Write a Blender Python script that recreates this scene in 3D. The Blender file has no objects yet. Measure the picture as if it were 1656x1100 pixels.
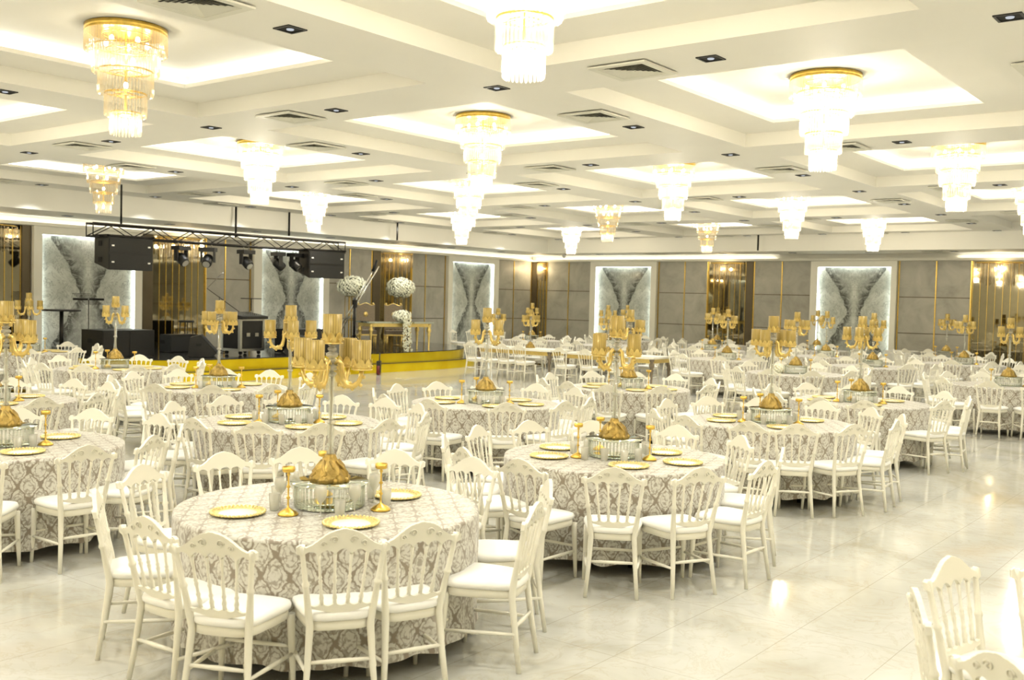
import bpy, math, random
from math import sin, cos, pi, sqrt, atan2, radians
from mathutils import Vector, Matrix, noise
random.seed(7)
S = bpy.context.scene
COL = S.collection

# ------------------------------------------------------------------ camera
CAMZ = 2.0509
cam_d = bpy.data.cameras.new('camera'); cam = bpy.data.objects.new('camera', cam_d); COL.objects.link(cam)
Rc = Vector((.788157, .614979, .024686)); Uc = Vector((-.044474, .016902, .998868)); Fw = Vector((-.613865, .788362, -.040672))
m3 = Matrix((Rc, Uc, -Fw)).transposed()
cam.matrix_world = Matrix.Translation((0, 0, CAMZ)) @ m3.to_4x4()
cam_d.sensor_width = 36; cam_d.lens = 35.70; cam_d.clip_start = .05; cam_d.clip_end = 200
cam_d.dof.use_dof = True; cam_d.dof.focus_distance = 9.0; cam_d.dof.aperture_fstop = 3.2
S.camera = cam
# ------------------------------------------------------------------ world and exposure
W = bpy.data.worlds.new('world'); S.world = W; W.use_nodes = True
W.node_tree.nodes['Background'].inputs[0].default_value = (1, .95, .85, 1)
W.node_tree.nodes['Background'].inputs[1].default_value = .3
S.view_settings.view_transform = 'Standard'; S.view_settings.look = 'None'
S.view_settings.exposure = 1.12; S.view_settings.gamma = 1; S.view_settings.use_curve_mapping = False
S.cycles.transparent_max_bounces = 16; S.cycles.max_bounces = 8; S.cycles.diffuse_bounces = 4
S.cycles.glossy_bounces = 4; S.cycles.transmission_bounces = 6; S.cycles.sample_clamp_indirect = 6
S.cycles.caustics_reflective = False; S.cycles.caustics_refractive = False
COVE = 5.0        # emission of the cove strips
SPOT = 75.0        # watts of one downlight
CHAND = 22.0       # watts of one chandelier lamp

# ------------------------------------------------------------------ room numbers (metres; camera stands at x=0, y=0)
OX, OY = -9.18, 11.01; PX, PY = 4.903, 5.463      # coffer lattice
XL, YB = -24.16, 32.21; XR, YF = 3.3, -8.3
ZB, ZR, ZC = 4.24, 4.42, 4.60                      # beam underside, coffer ring, coffer top
ZS = 3.74; XF, YFA = -21.95, 30.2                  # perimeter soffit

# ------------------------------------------------------------------ mesh builder
class MB:
    def __init__(s): s.v = []; s.f = []; s.mi = []; s.sm = []; s.uv = {}
    def add(s, vs, fs, mi=0, sm=False):
        b = len(s.v); s.v += [tuple(p) for p in vs]
        for f in fs: s.f.append([b + i for i in f]); s.mi.append(mi); s.sm.append(sm)
        return b
    def box(s, c, d, rz=0, mi=0):
        hx, hy, hz = d[0] / 2, d[1] / 2, d[2] / 2; ca, sa = cos(rz), sin(rz); vs = []
        for z in (-hz, hz):
            for x, y in ((-hx, -hy), (hx, -hy), (hx, hy), (-hx, hy)):
                vs.append((c[0] + x * ca - y * sa, c[1] + x * sa + y * ca, c[2] + z))
        s.add(vs, [(3, 2, 1, 0), (4, 5, 6, 7), (0, 1, 5, 4), (1, 2, 6, 5), (2, 3, 7, 6), (3, 0, 4, 7)], mi); return s
    def bx(s, x0, x1, y0, y1, z0, z1, mi=0):
        return s.box(((x0 + x1) / 2, (y0 + y1) / 2, (z0 + z1) / 2), (abs(x1 - x0), abs(y1 - y0), abs(z1 - z0)), 0, mi)
    def lathe(s, prof, n=16, c=(0, 0, 0), mi=0, sm=True, wob=None, cap=True):
        vs = []
        for k, (r, z) in enumerate(prof):
            for i in range(n):
                a = 2 * pi * i / n; rr = r * (wob(a, z) if wob else 1)
                vs.append((c[0] + rr * cos(a), c[1] + rr * sin(a), c[2] + z))
        fs = []
        for k in range(len(prof) - 1):
            for i in range(n):
                j = (i + 1) % n; fs.append((k * n + i, k * n + j, (k + 1) * n + j, (k + 1) * n + i))
        b = s.add(vs, fs, mi, sm)
        if cap:
            if prof[0][0] > 1e-4: s.f.append([b + i for i in range(n)][::-1]); s.mi.append(mi); s.sm.append(False)
            if prof[-1][0] > 1e-4: s.f.append([b + (len(prof) - 1) * n + i for i in range(n)]); s.mi.append(mi); s.sm.append(False)
        return s
    def tube(s, pts, r, n=8, mi=0, sm=True, closed=False):
        pts = [Vector(p) for p in pts]; L = len(pts); rs = r if isinstance(r, (list, tuple)) else [r] * L
        vs = []; up = None
        for k, p in enumerate(pts):
            if closed: t = pts[(k + 1) % L] - pts[k - 1]
            else: t = pts[min(k + 1, L - 1)] - pts[max(k - 1, 0)]
            t.normalize()
            if up is None: up = Vector((0, 0, 1)) if abs(t.z) < .9 else Vector((1, 0, 0))
            a = t.cross(up); a.normalize(); b = a.cross(t); b.normalize(); up = b
            for i in range(n):
                g = 2 * pi * i / n + pi / n; vs.append(p + a * (rs[k] * cos(g)) + b * (rs[k] * sin(g)))
        fs = []
        for k in range(L if closed else L - 1):
            for i in range(n):
                j = (i + 1) % n; k2 = (k + 1) % L; fs.append((k * n + i, k * n + j, k2 * n + j, k2 * n + i))
        b = s.add(vs, fs, mi, sm)
        if not closed:
            s.f.append([b + i for i in range(n)][::-1]); s.mi.append(mi); s.sm.append(False)
            s.f.append([b + (L - 1) * n + i for i in range(n)]); s.mi.append(mi); s.sm.append(False)
        return s
    def ball(s, c, r, n=8, m=5, mi=0, sz=1):
        return s.lathe([(max(1e-5, r * sin(pi * k / m)), -r * sz * cos(pi * k / m)) for k in range(m + 1)], n, c, mi)
    def slab(s, xs, top, bot, y, th, mi=0, tilt=0, sm=False):
        """plate in XZ whose top and bottom edges follow functions of x; y(z) places it, th is its thickness"""
        vs = []
        for x in xs:
            zt, zb = top(x), bot(x)
            for z, e in ((zb, .7), (zt, .7)):
                yy = y(z); vs += [(x, yy - th / 2, z), (x, yy + th / 2, z)]
        fs = []
        for k in range(len(xs) - 1):
            a, b = 4 * k, 4 * k + 4
            fs += [(a, b, b + 2, a + 2), (a + 1, a + 3, b + 3, b + 1), (a + 2, b + 2, b + 3, a + 3), (a, a + 1, b + 1, b)]
        e = 4 * (len(xs) - 1); fs += [(0, 2, 3, 1), (e, e + 1, e + 3, e + 2)]
        s.add(vs, fs, mi, sm); return s
    def build(s, name, mats, parent=None, uvf=None):
        me = bpy.data.meshes.new(name); me.from_pydata(s.v, [], s.f)
        if not isinstance(mats, (list, tuple)): mats = [mats]
        for m in mats: me.materials.append(m)
        me.polygons.foreach_set('material_index', s.mi); me.polygons.foreach_set('use_smooth', s.sm)
        if uvf:
            ul = me.uv_layers.new(name='UVMap')
            for lp in me.loops: ul.data[lp.index].uv = uvf(me.vertices[lp.vertex_index].co, lp.vertex_index)
        me.update()
        o = bpy.data.objects.new(name, me); COL.objects.link(o)
        if parent: o.parent = parent
        return o

def tag(o, label=None, cat=None, group=None, kind=None):
    if label: o['label'] = label
    if cat: o['category'] = cat
    if group: o['group'] = group
    if kind: o['kind'] = kind
    return o
def empty(name, loc=(0, 0, 0), rz=0):
    o = bpy.data.objects.new(name, None); o.empty_display_size = .1; COL.objects.link(o); o.location = loc; o.rotation_euler = (0, 0, rz); return o
def struct(o): o['kind'] = 'structure'; return o
KIDS = {}
def kids(o):
    return KIDS[o.name]
def index_kids():
    KIDS.clear()
    for o in bpy.data.objects:
        KIDS.setdefault(o.name, [])
        if o.parent: KIDS.setdefault(o.parent.name, []).append(o)
def proto(o):
    """remember a thing's tree so that it can be copied fast"""
    return (o, [proto(c) for c in o.children])
def dup(tree, parent=None):
    o, ch = tree; c = o.copy(); COL.objects.link(c); c.parent = parent
    for t in ch: dup(t, c)
    return c
class Kind:
    """first placing moves the built thing itself, later ones copy it"""
    def __init__(s, root): s.t = proto(root); s.used = False
    def put(s, loc, rz, label, cat, group=None):
        o = s.t[0] if not s.used else dup(s.t)
        s.used = True; o.location = loc; o.rotation_euler = (0, 0, rz)
        return tag(o, label, cat, group)

# ------------------------------------------------------------------ materials
def lin(c): return tuple(((x / 12.92) if x <= .04045 else ((x + .055) / 1.055) ** 2.4) for x in c) + (1,)
class NT:
    def __init__(s, name):
        s.m = bpy.data.materials.new(name); s.m.use_nodes = True; s.t = s.m.node_tree; s.n = s.t.nodes; s.l = s.t.links
        s.b = s.n['Principled BSDF']; s.out = s.n['Material Output']
    def node(s, ty, **k):
        n = s.n.new(ty)
        for a, b in k.items(): setattr(n, a, b)
        return n
    def link(s, a, b): s.l.new(a, b)
    def math(s, op, a, b=None, c=None):
        n = s.node('ShaderNodeMath', operation=op)
        for i, v in enumerate((a, b, c)):
            if v is None: continue
            if isinstance(v, (int, float)): n.inputs[i].default_value = v
            else: s.link(v, n.inputs[i])
        return n.outputs[0]
    def ramp(s, fac, stops):
        n = s.node('ShaderNodeValToRGB'); e = n.color_ramp.elements
        while len(e) < len(stops): e.new(.5)
        for x, (p, c) in zip(e, stops): x.position = p; x.color = c if len(c) == 4 else tuple(c) + (1,)
        s.link(fac, n.inputs[0]); return n.outputs[0]
    def noise(s, vec, scale, detail=4, rough=.5, dist=0):
        n = s.node('ShaderNodeTexNoise'); n.inputs['Scale'].default_value = scale; n.inputs['Detail'].default_value = detail
        n.inputs['Roughness'].default_value = rough; n.inputs['Distortion'].default_value = dist
        if vec is not None: s.link(vec, n.inputs['Vector'])
        return n
    def coord(s, k='Object'): return s.node('ShaderNodeTexCoord').outputs[k]
    def mix(s, f, a, b):
        n = s.node('ShaderNodeMix', data_type='RGBA')
        if isinstance(f, (int, float)): n.inputs[0].default_value = f
        else: s.link(f, n.inputs[0])
        for i, v in ((6, a), (7, b)):
            if isinstance(v, tuple): n.inputs[i].default_value = v
            else: s.link(v, n.inputs[i])
        return n.outputs[2]
def mat(name, rgb, rough=.5, metal=0, var=.06, vs=6, spec=.5, trans=0, ior=1.45, emit=0, bump=0):
    t = NT(name); c = lin(rgb); b = t.b
    if var:
        nz = t.noise(t.coord(), vs, 3)
        lo = tuple(x * (1 - var) for x in c[:3]) + (1,); hi = tuple(min(1, x * (1 + var)) for x in c[:3]) + (1,)
        t.link(t.ramp(nz.outputs[0], [(.3, lo), (.7, hi)]), b.inputs['Base Color'])
    else: b.inputs['Base Color'].default_value = c
    b.inputs['Roughness'].default_value = rough; b.inputs['Metallic'].default_value = metal
    b.inputs['Specular IOR Level'].default_value = spec; b.inputs['Transmission Weight'].default_value = trans; b.inputs['IOR'].default_value = ior
    if emit: b.inputs['Emission Color'].default_value = c; b.inputs['Emission Strength'].default_value = emit
    if bump:
        nz = t.noise(t.coord(), bump, 4); bp = t.node('ShaderNodeBump'); bp.inputs['Strength'].default_value = .5; bp.inputs['Distance'].default_value = .01
        t.link(nz.outputs[0], bp.inputs['Height']); t.link(bp.outputs[0], b.inputs['Normal'])
    return t.m
def emitmat(name, rgb, st):
    t = NT(name); e = t.node('ShaderNodeEmission'); e.inputs[0].default_value = rgb + (1,); e.inputs[1].default_value = st
    t.link(e.outputs[0], t.out.inputs[0]); return t.m
M = {}
M['ceil'] = mat('cream_plaster', (.93, .922, .885), .6, var=.015, vs=1)
M['wallw'] = mat('white_wall_paint', (.90, .89, .84), .5, var=.02, vs=2)
M['chair'] = mat('ivory_chair_paint', (.925, .91, .845), .28, var=.02, vs=3)
M['cush'] = mat('white_leatherette', (.95, .945, .92), .4, var=.02, vs=5)
M['gold'] = mat('polished_gold', (.90, .76, .38), .28, .9, var=.12, vs=20)
M['goldp'] = mat('pale_gold', (.90, .80, .50), .3, .7, var=.1, vs=40)
M['goldl'] = mat('light_gold_leaf', (.93, .86, .60), .35, .5, var=.15, vs=60)
M['goldold'] = mat('antique_gold', (.64, .54, .29), .35, .75, var=.3, vs=25, bump=60)
M['black'] = mat('black_paint', (.09, .09, .085), .45, var=.2)
M['blackm'] = mat('black_metal', (.13, .12, .11), .4, .5, var=.2)
M['grille'] = mat('speaker_grille', (.14, .14, .135), .7, var=.25, vs=80, bump=200)
M['steel'] = mat('brushed_steel', (.75, .75, .72), .3, 1)
M['brown'] = mat('bronze_cladding', (.36, .32, .24), .35, .3, var=.1, vs=2)
M['mirror'] = mat('tinted_mirror', (.62, .59, .50), .03, 1, var=.04)
M['silver'] = mat('mirror_top_glass', (.85, .88, .85), .04, 1, var=.02)
M['stagetop'] = mat('dark_gloss_stage', (.20, .20, .19), .08, 0, var=.2, vs=1.5)
M['velvet'] = mat('taupe_velvet', (.50, .45, .37), .7, var=.1, vs=30)
M['leaf'] = mat('green_leaves', (.30, .34, .16), .6, var=.3, vs=30)
M['petal'] = mat('white_petals', (.93, .93, .84), .6, var=.06, vs=60)
M['red'] = mat('dark_red_rubber', (.38, .10, .08), .4, var=.2)
M['crystal'] = mat('clear_crystal', (.97, .97, .93), .03, 0, var=0, trans=1, ior=1.35)
M['white'] = mat('white_label', (.9, .9, .88), .5, var=0)
M['vent'] = mat('vent_enamel', (.86, .855, .80), .45, var=.02)
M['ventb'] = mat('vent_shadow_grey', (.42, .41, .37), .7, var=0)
M['dark'] = mat('dark_void', (.05, .05, .045), .7, var=0)
M['bulb'] = emitmat('warm_lamp', (1, .88, .66), 25)
M['led'] = emitmat('cove_led', (1, .96, .88), COVE)
M['led2'] = emitmat('cornice_led', (1, .95, .84), 5)
M['ledw'] = emitmat('panel_led', (.92, 1, .93), 3)
M['dl'] = emitmat('downlight_led', (.9, .95, 1), .3)

def thin_glass(name, tint, mixg=.12, diff=.0, rough=.02):
    """thin clear glass: see-through with a glossy film and a little scatter"""
    t = NT(name); tr = t.node('ShaderNodeBsdfTransparent'); tr.inputs[0].default_value = tint + (1,)
    g = t.node('ShaderNodeBsdfGlossy'); g.inputs['Roughness'].default_value = rough
    fr = t.node('ShaderNodeLayerWeight'); fr.inputs[0].default_value = .5
    m1 = t.node('ShaderNodeMixShader'); f = t.math('ADD', t.math('MULTIPLY', t.math('POWER', fr.outputs['Facing'], 4), .5), mixg)
    t.link(f, m1.inputs[0]); t.link(tr.outputs[0], m1.inputs[1]); t.link(g.outputs[0], m1.inputs[2]); last = m1
    if diff:
        d = t.node('ShaderNodeBsdfTranslucent'); d.inputs[0].default_value = (1, .93, .80, 1)
        d2 = t.node('ShaderNodeBsdfDiffuse'); d2.inputs[0].default_value = (1, .95, .85, 1)
        ma = t.node('ShaderNodeMixShader'); ma.inputs[0].default_value = .5; t.link(d.outputs[0], ma.inputs[1]); t.link(d2.outputs[0], ma.inputs[2])
        m2 = t.node('ShaderNodeMixShader'); m2.inputs[0].default_value = diff; t.link(m1.outputs[0], m2.inputs[1]); t.link(ma.outputs[0], m2.inputs[2]); last = m2
    t.link(last.outputs[0], t.out.inputs[0]); return t.m
M['glass'] = thin_glass('thin_clear_glass', (.97, .99, .97), .09, .11)
M['cglass'] = thin_glass('faceted_crystal', (.95, .97, .94), .22, .25, .08)
M['rod'] = thin_glass('crystal_rod_glass', (.97, .94, .86), .12, .09)
M['amber'] = None
t = NT('amber_pleated_shade'); b = t.b
wv = t.node('ShaderNodeTexCoord'); sp = t.node('ShaderNodeSeparateXYZ'); t.link(wv.outputs['UV'], sp.inputs[0])
st_ = t.math('SINE', t.math('MULTIPLY', sp.outputs[0], 2 * pi * 22))
t.link(t.ramp(t.math('ADD', t.math('MULTIPLY', st_, .5), .5), [(0, lin((.55, .46, .20))), (1, lin((.71, .61, .31)))]), b.inputs['Base Color'])
b.inputs['Metallic'].default_value = .1; b.inputs['Roughness'].default_value = .4; M['amber'] = t.m

# gold mirror cladding on the stage steps
t = NT('gold_mirror_cladding'); b = t.b
nz = t.noise(t.coord(), 1.5, 3); t.link(t.ramp(nz.outputs[0], [(.3, lin((.93, .80, .06))), (.7, lin((1, .90, .16)))]), b.inputs['Base Color'])
b.inputs['Metallic'].default_value = .6; b.inputs['Roughness'].default_value = .2; M['goldstep'] = t.m

# marble floor tiles
t = NT('polished_marble_floor'); co = t.coord(); b = t.b
n1 = t.noise(co, .55, 6, .6, 1.2); n2 = t.noise(co, 2.2, 8, .62, 2.0)
base = t.ramp(n1.outputs[0], [(.30, lin((.66, .64, .57))), (.46, lin((.745, .74, .70))), (.68, lin((.80, .80, .775)))])
vein = t.math('ABSOLUTE', t.math('SUBTRACT', n2.outputs[0], .5))
vf = t.ramp(vein, [(0, (1, 1, 1)), (.028, (0, 0, 0))])
c1 = t.mix(t.math('MULTIPLY', vf, .24), base, lin((.66, .60, .46)))
n3 = t.noise(co, .33, 3, .5, .6); och = t.ramp(n3.outputs[0], [(.60, (0, 0, 0)), (.74, (1, 1, 1))])
c2 = t.mix(t.math('MULTIPLY', och, .45), c1, lin((.80, .68, .46)))
br = t.node('ShaderNodeTexBrick', offset=0); t.link(co, br.inputs['Vector'])
for k, v in (('Scale', 1), ('Mortar Size', .0022), ('Brick Width', 1.24), ('Row Height', .62), ('Mortar Smooth', 0)): br.inputs[k].default_value = v
mp = t.node('ShaderNodeMapping'); mp.inputs['Rotation'].default_value = (0, 0, pi / 2); mp.inputs['Location'].default_value = (0, -.04, 0); t.link(co, mp.inputs[0]); t.link(mp.outputs[0], br.inputs['Vector'])
c3 = t.mix(t.math('MULTIPLY', br.outputs['Fac'], .6), c2, lin((.55, .52, .43)))
t.link(c3, b.inputs['Base Color']); b.inputs['Roughness'].default_value = .085; b.inputs['Specular IOR Level'].default_value = .62
M['floor'] = t.m

# grey stone wall panels
t = NT('grey_stone_panel'); co = t.coord(); b = t.b
n1 = t.noise(co, 1.6, 7, .62, .6)
t.link(t.ramp(n1.outputs[0], [(.25, lin((.57, .56, .515))), (.5, lin((.66, .65, .605))), (.75, lin((.72, .71, .665)))]), b.inputs['Base Color'])
b.inputs['Roughness'].default_value = .45; M['stone'] = t.m

# bookmatched marble: veins mirrored about the panel's own centre line (object x = 0), object z up
t = NT('bookmatched_marble'); co = t.coord(); b = t.b
sp = t.node('ShaderNodeSeparateXYZ'); t.link(co, sp.inputs[0])
ax = t.math('ABSOLUTE', sp.outputs[0]); cb = t.node('ShaderNodeCombineXYZ')
t.link(ax, cb.inputs[0]); t.link(sp.outputs[2], cb.inputs[2])
nA = t.noise(cb.outputs[0], 1.3, 5, .6, 1.0); nB = t.noise(cb.outputs[0], 3.6, 10, .74, .8); nC = t.noise(cb.outputs[0], 3.0, 9, .68, 2.2)
dv = t.math('ABSOLUTE', t.math('SUBTRACT', sp.outputs[2], .08))           # object z is 0 at mid-height
edge = t.math('ADD', t.math('SUBTRACT', t.math('ADD', t.math('MULTIPLY', dv, .56), .22), ax), t.math('MULTIPLY', t.math('SUBTRACT', nA.outputs[0], .5), .55))
inn = t.ramp(edge, [(0, (0, 0, 0)), (.03, (1, 1, 1)), (.12, (1, 1, 1)), (.32, (.55, .55, .55)), (.7, (.25, .25, .25))])
spine = t.ramp(t.math('ADD', ax, t.math('MULTIPLY', t.math('SUBTRACT', nC.outputs[0], .5), .2)), [(.04, (.1, .1, .1)), (.14, (1, 1, 1))])
rg = t.math('ABSOLUTE', t.math('SUBTRACT', nB.outputs[0], .5)); grain = t.ramp(rg, [(0, (1, 1, 1)), (.05, (.55, .55, .55)), (.13, (0, 0, 0))])
dk = t.math('MULTIPLY', t.math('MULTIPLY', inn, spine), t.math('ADD', t.math('MULTIPLY', grain, .8), .24))
vn = t.math('ABSOLUTE', t.math('SUBTRACT', nC.outputs[0], .5)); vl = t.ramp(vn, [(0, (1, 1, 1)), (.018, (0, 0, 0))])
f = t.math('MAXIMUM', dk, t.math('MULTIPLY', vl, .75))
f = t.math('MINIMUM', f, 1)
bg = t.ramp(nA.outputs[0], [(.3, lin((.66, .675, .64))), (.65, lin((.84, .855, .82)))])
t.link(t.mix(f, bg, lin((.26, .265, .25))), b.inputs['Base Color']); b.inputs['Roughness'].default_value = .12; M['marble'] = t.m

# damask tablecloth, drawn in metres in the cloth's UV
t = NT('damask_cloth'); b = t.b; uv = t.coord('UV')
nz = t.noise(uv, 18, 5, .65); mpv = t.node('ShaderNodeVectorMath', operation='MULTIPLY_ADD'); t.link(nz.outputs['Color'], mpv.inputs[0])
mpv.inputs[1].default_value = (.06, .06, 0); t.link(uv, mpv.inputs[2])
sp = t.node('ShaderNodeSeparateXYZ'); t.link(mpv.outputs[0], sp.inputs[0])
cu = t.math('COSINE', t.math('MULTIPLY', sp.outputs[0], 2 * pi / .16)); cv = t.math('COSINE', t.math('MULTIPLY', sp.outputs[1], 2 * pi / .23))
g = t.math('ABSOLUTE', t.math('ADD', cu, cv))
lat_ = t.ramp(t.math('MULTIPLY', g, .5), [(.07, (0, 0, 0)), (.14, (1, 1, 1))])
vo = t.node('ShaderNodeTexVoronoi', feature='SMOOTH_F1'); vo.inputs['Scale'].default_value = 60; t.link(mpv.outputs[0], vo.inputs['Vector'])
vr = t.ramp(vo.outputs['Distance'], [(.42, (1, 1, 1)), (.62, (.25, .25, .25))])
ring = t.ramp(t.math('ABSOLUTE', t.math('SUBTRACT', t.math('MULTIPLY', g, .5), .48)), [(.03, (.25, .25, .25)), (.07, (1, 1, 1))])
fac = t.math('MULTIPLY', t.math('MULTIPLY', lat_, vr), ring)
t.link(t.mix(fac, lin((.545, .50, .435)), lin((.80, .79, .745))), b.inputs['Base Color'])
b.inputs['Roughness'].default_value = .42; b.inputs['Sheen Weight'].default_value = .3; M['damask'] = t.m

# ------------------------------------------------------------------ room shell
o = MB().bx(XL - .3, XR + .3, YF - .3, YB + .3, -.2, 0).build('floor', M['floor']); struct(o)
o = MB().bx(XL - .3, XL, YF - .3, YB + .3, 0, 4.9).build('wall_left', M['wallw']); struct(o)
o = MB().bx(XL, XR + .3, YB, YB + .3, 0, 4.9).build('wall_back', M['wallw']); struct(o)
o = MB().bx(XR, XR + .3, YF - .3, YB, 0, 4.9).build('wall_right', M['wallw']); struct(o)
o = MB().bx(XL, XR, YF - .3, YF, 0, 4.9).build('wall_front', M['wallw']); struct(o)

def coffer_xy(i, j): return OX - j * PX, OY + i * PY       # i deeper into the hall, j to the left
CI = range(-3, 4); CJ = range(-2, 3)
def ringquads(mb, cx, cy, a0, b0, a1, b1, z0, z1, flip=False):
    """faces between rectangle (a0,b0) at z0 and rectangle (a1,b1) at z1"""
    P = [(-1, -1), (1, -1), (1, 1), (-1, 1)]
    vs = [(cx + x * a0, cy + y * b0, z0) for x, y in P] + [(cx + x * a1, cy + y * b1, z1) for x, y in P]
    mb.add(vs, [(k, (k + 1) % 4, 4 + (k + 1) % 4, 4 + k) for k in range(4)])
cb = MB()
HA, HB = .4 * PX, .4 * PY; LA, LB = 1.28, 1.53
for i in CI:
    for j in CJ:
        cx, cy = coffer_xy(i, j)
        ringquads(cb, cx, cy, PX / 2, PY / 2, HA, HB, ZB, ZB)
        ringquads(cb, cx, cy, HA, HB, HA, HB, ZB, ZR)
        ringquads(cb, cx, cy, HA, HB, LA, LB, ZR, ZR)
        ringquads(cb, cx, cy, LA, LB, LA, LB, ZR, ZR + .045)
        ringquads(cb, cx, cy, LA, LB, LA + .17, LB + .17, ZR + .045, ZR + .045)
        ringquads(cb, cx, cy, LA + .17, LB + .17, LA + .17, LB + .17, ZR + .045, ZC)
        a, b_ = LA + .17, LB + .17
        cb.add([(cx - a, cy - b_, ZC), (cx + a, cy - b_, ZC), (cx + a, cy + b_, ZC), (cx - a, cy + b_, ZC)], [(0, 1, 2, 3)])
xg0, xg1 = OX - 2.5 * PX, OX + 2.5 * PX; yg0, yg1 = OY - 3.5 * PY, OY + 3.5 * PY
def flat(mb, x0, x1, y0, y1, z): mb.add([(x0, y0, z), (x1, y0, z), (x1, y1, z), (x0, y1, z)], [(0, 3, 2, 1)])
flat(cb, XF, xg0, yg0, YFA, ZB); flat(cb, xg1, XR, yg0, YFA, ZB); flat(cb, xg0, xg1, yg1, YFA, ZB)
cb.add([(XF, yg0, ZB), (XF, YFA, ZB), (XF, YFA, ZS), (XF, yg0, ZS)], [(0, 1, 2, 3)])
cb.add([(XF, YFA, ZB), (XR, YFA, ZB), (XR, YFA, ZS), (XF, YFA, ZS)], [(0, 1, 2, 3)])
flat(cb, XL + .02, XF, yg0, YFA, ZS); flat(cb, XL + .02, XR, YFA, YB - .02, ZS)
flat(cb, XL, XR, YF, YB, 4.85)
o = cb.build('ceiling', M['ceil']); struct(o)
# cove strips lie on the hidden ledge above each coffer opening
lb = MB()
for i in CI:
    for j in CJ:
        cx, cy = coffer_xy(i, j); z = ZR + .055
        for sx in (-1, 1):
            lb.box((cx + sx * (LA + .12), cy, z), (.03, 2 * LB + .1, .012)); lb.box((cx, cy + sx * (LB + .12), z), (2 * LA + .1, .03, .012))
o = lb.build('trim_1', M['led']); struct(o)
# cornice ledges on the walls with their own strip
cb = MB(); cb.bx(XL, XL + .16, YF, YB, 3.52, 3.56); cb.bx(XL + .13, XL + .16, YF, YB, 3.56, 3.60)
cb.bx(XL, XR, YB - .16, YB, 3.52, 3.56); cb.bx(XL, XR, YB - .16, YB - .13, 3.56, 3.60)
o = cb.build('trim_2', M['wallw']); struct(o)
lb = MB(); lb.bx(XL + .05, XL + .08, YF + 2, YB - .2, 3.565, 3.578); lb.bx(XL + .2, -14, YB - .08, YB - .05, 3.565, 3.578); lb.bx(-8.2, XR - .2, YB - .08, YB - .05, 3.565, 3.578)
o = lb.build('trim_3', M['led2']); struct(o)

# ------------------------------------------------------------------ wall cladding
# a wall frame: s runs along the wall, d is the distance out from it
def wall_fn(side):
    if side == 'L': return (lambda s, d, z: (XL + d, s, z)), pi / 2
    return (lambda s, d, z: (s, YB - d, z)), 0
def wbox(mb, side, s0, s1, d0, d1, z0, z1, mi=0):
    if side == 'L': mb.bx(XL + d0, XL + d1, s0, s1, z0, z1, mi)
    else: mb.bx(s0, s1, YB - d1, YB - d0, z0, z1, mi)
WT = 3.51
stone = [('L', 17.04, 18.55, [17.68]), ('L', 21.47, 23.40, [22.43]), ('L', 25.30, 27.0, [25.98]), ('L', 29.90, 32.09, [30.98]),
         ('B', -23.38, -21.29, [-22.35]), ('B', -18.40, -16.46, [-17.355]), ('B', -14.72, -12.72, [-13.736]), ('B', -9.93, -7.83, [-8.83]), ('B', -5.9, -3.9, [-4.9]), ('B', -.9, 3.2, [1.1])]
gi = 0
trim_n = 4
for side, s0, s1, mids in stone:
    cuts = [s0] + mids + [s1]
    mb = MB()
    for a, c in zip(cuts, cuts[1:]):
        for z0, z1 in ((0, 1.278), (1.302, 2.388), (2.412, WT)): wbox(mb, side, a + .02, c - .02, 0, .05, z0, z1)
    o = mb.build('wall_panel', M['stone']); struct(o)
    mb = MB(); wbox(mb, side, s0, s1, 0, .02, 0, WT - .02); o = mb.build('wall_panel', M['brown']); struct(o)
    mb = MB()
    for c in cuts: wbox(mb, side, c - .014, c + .014, 0, .065, 0, WT)
    o = mb.build('trim_%d' % trim_n, M['gold']); trim_n += 1; struct(o)
# bronze reveals beside the mirrors
mb = MB()
for side, a, c in (('L', 15.02, 15.38), ('L', 23.43, 23.78), ('B', -24.1, -23.86), ('B', -15.0, -14.74), ('B', -6.3, -5.92), ('L', 11.9, 12.10), ('L', 9.4, 9.6)):
    wbox(mb, side, a, c, 0, .09, 0, WT)
o = mb.build('trim_%d' % trim_n, M['brown']); trim_n += 1; struct(o)
mb = MB(); mb.bx(XL, XL + .05, YF, 9.4, 0, WT); mb.bx(XL, XL + .03, 9.4, 12, 3.4, WT)
o = mb.build('trim_%d' % trim_n, M['wallw']); trim_n += 1; struct(o)

# white frames with a recessed bookmatched marble slab and light strips in the recess
def marble_bay(side, s0, s1, m0, m1, label):
    root = empty('marble_panel', (XL, (m0 + m1) / 2, 0) if side == 'L' else ((m0 + m1) / 2, YB, 0))
    tag(root, label, 'wall panel', 'bookmatched marble wall panels')
    zt = 3.32; zb = .35; D = .2
    def off(o):
        o.location = (-root.location.x, -root.location.y, 0)
    mb = MB(); wbox(mb, side, s0, m0, 0, D, 0, WT); wbox(mb, side, m1, s1, 0, D, 0, WT); wbox(mb, side, m0, m1, 0, D, zt, WT); wbox(mb, side, m0, m1, 0, D, 0, zb)
    o = mb.build('frame', M['wallw'], root); off(o)
    h = (zt - zb) / 2; w = (m1 - m0) / 2 - .005
    o = MB().bx(-w, w, -.03, 0, -h, h).build('marble_slab', M['marble'], root)
    if side == 'L': o.location = (.06, 0, zb + h); o.rotation_euler = (0, 0, pi / 2)
    else: o.location = (0, -.03, zb + h)
    mb = MB(); wbox(mb, side, m0 + .002, m0 + .006, .09, .17, zb + .02, zt - .02); wbox(mb, side, m1 - .006, m1 - .002, .09, .17, zb + .02, zt - .02)
    wbox(mb, side, m0 + .03, m1 - .03, .09, .17, zt - .008, zt - .004)
    o = mb.build('light_strip', M['ledw'], root); off(o)
marble_bay('L', 12.13, 15.0, 12.33, 14.80, 'bookmatched grey marble panel behind the left line array')
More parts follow.
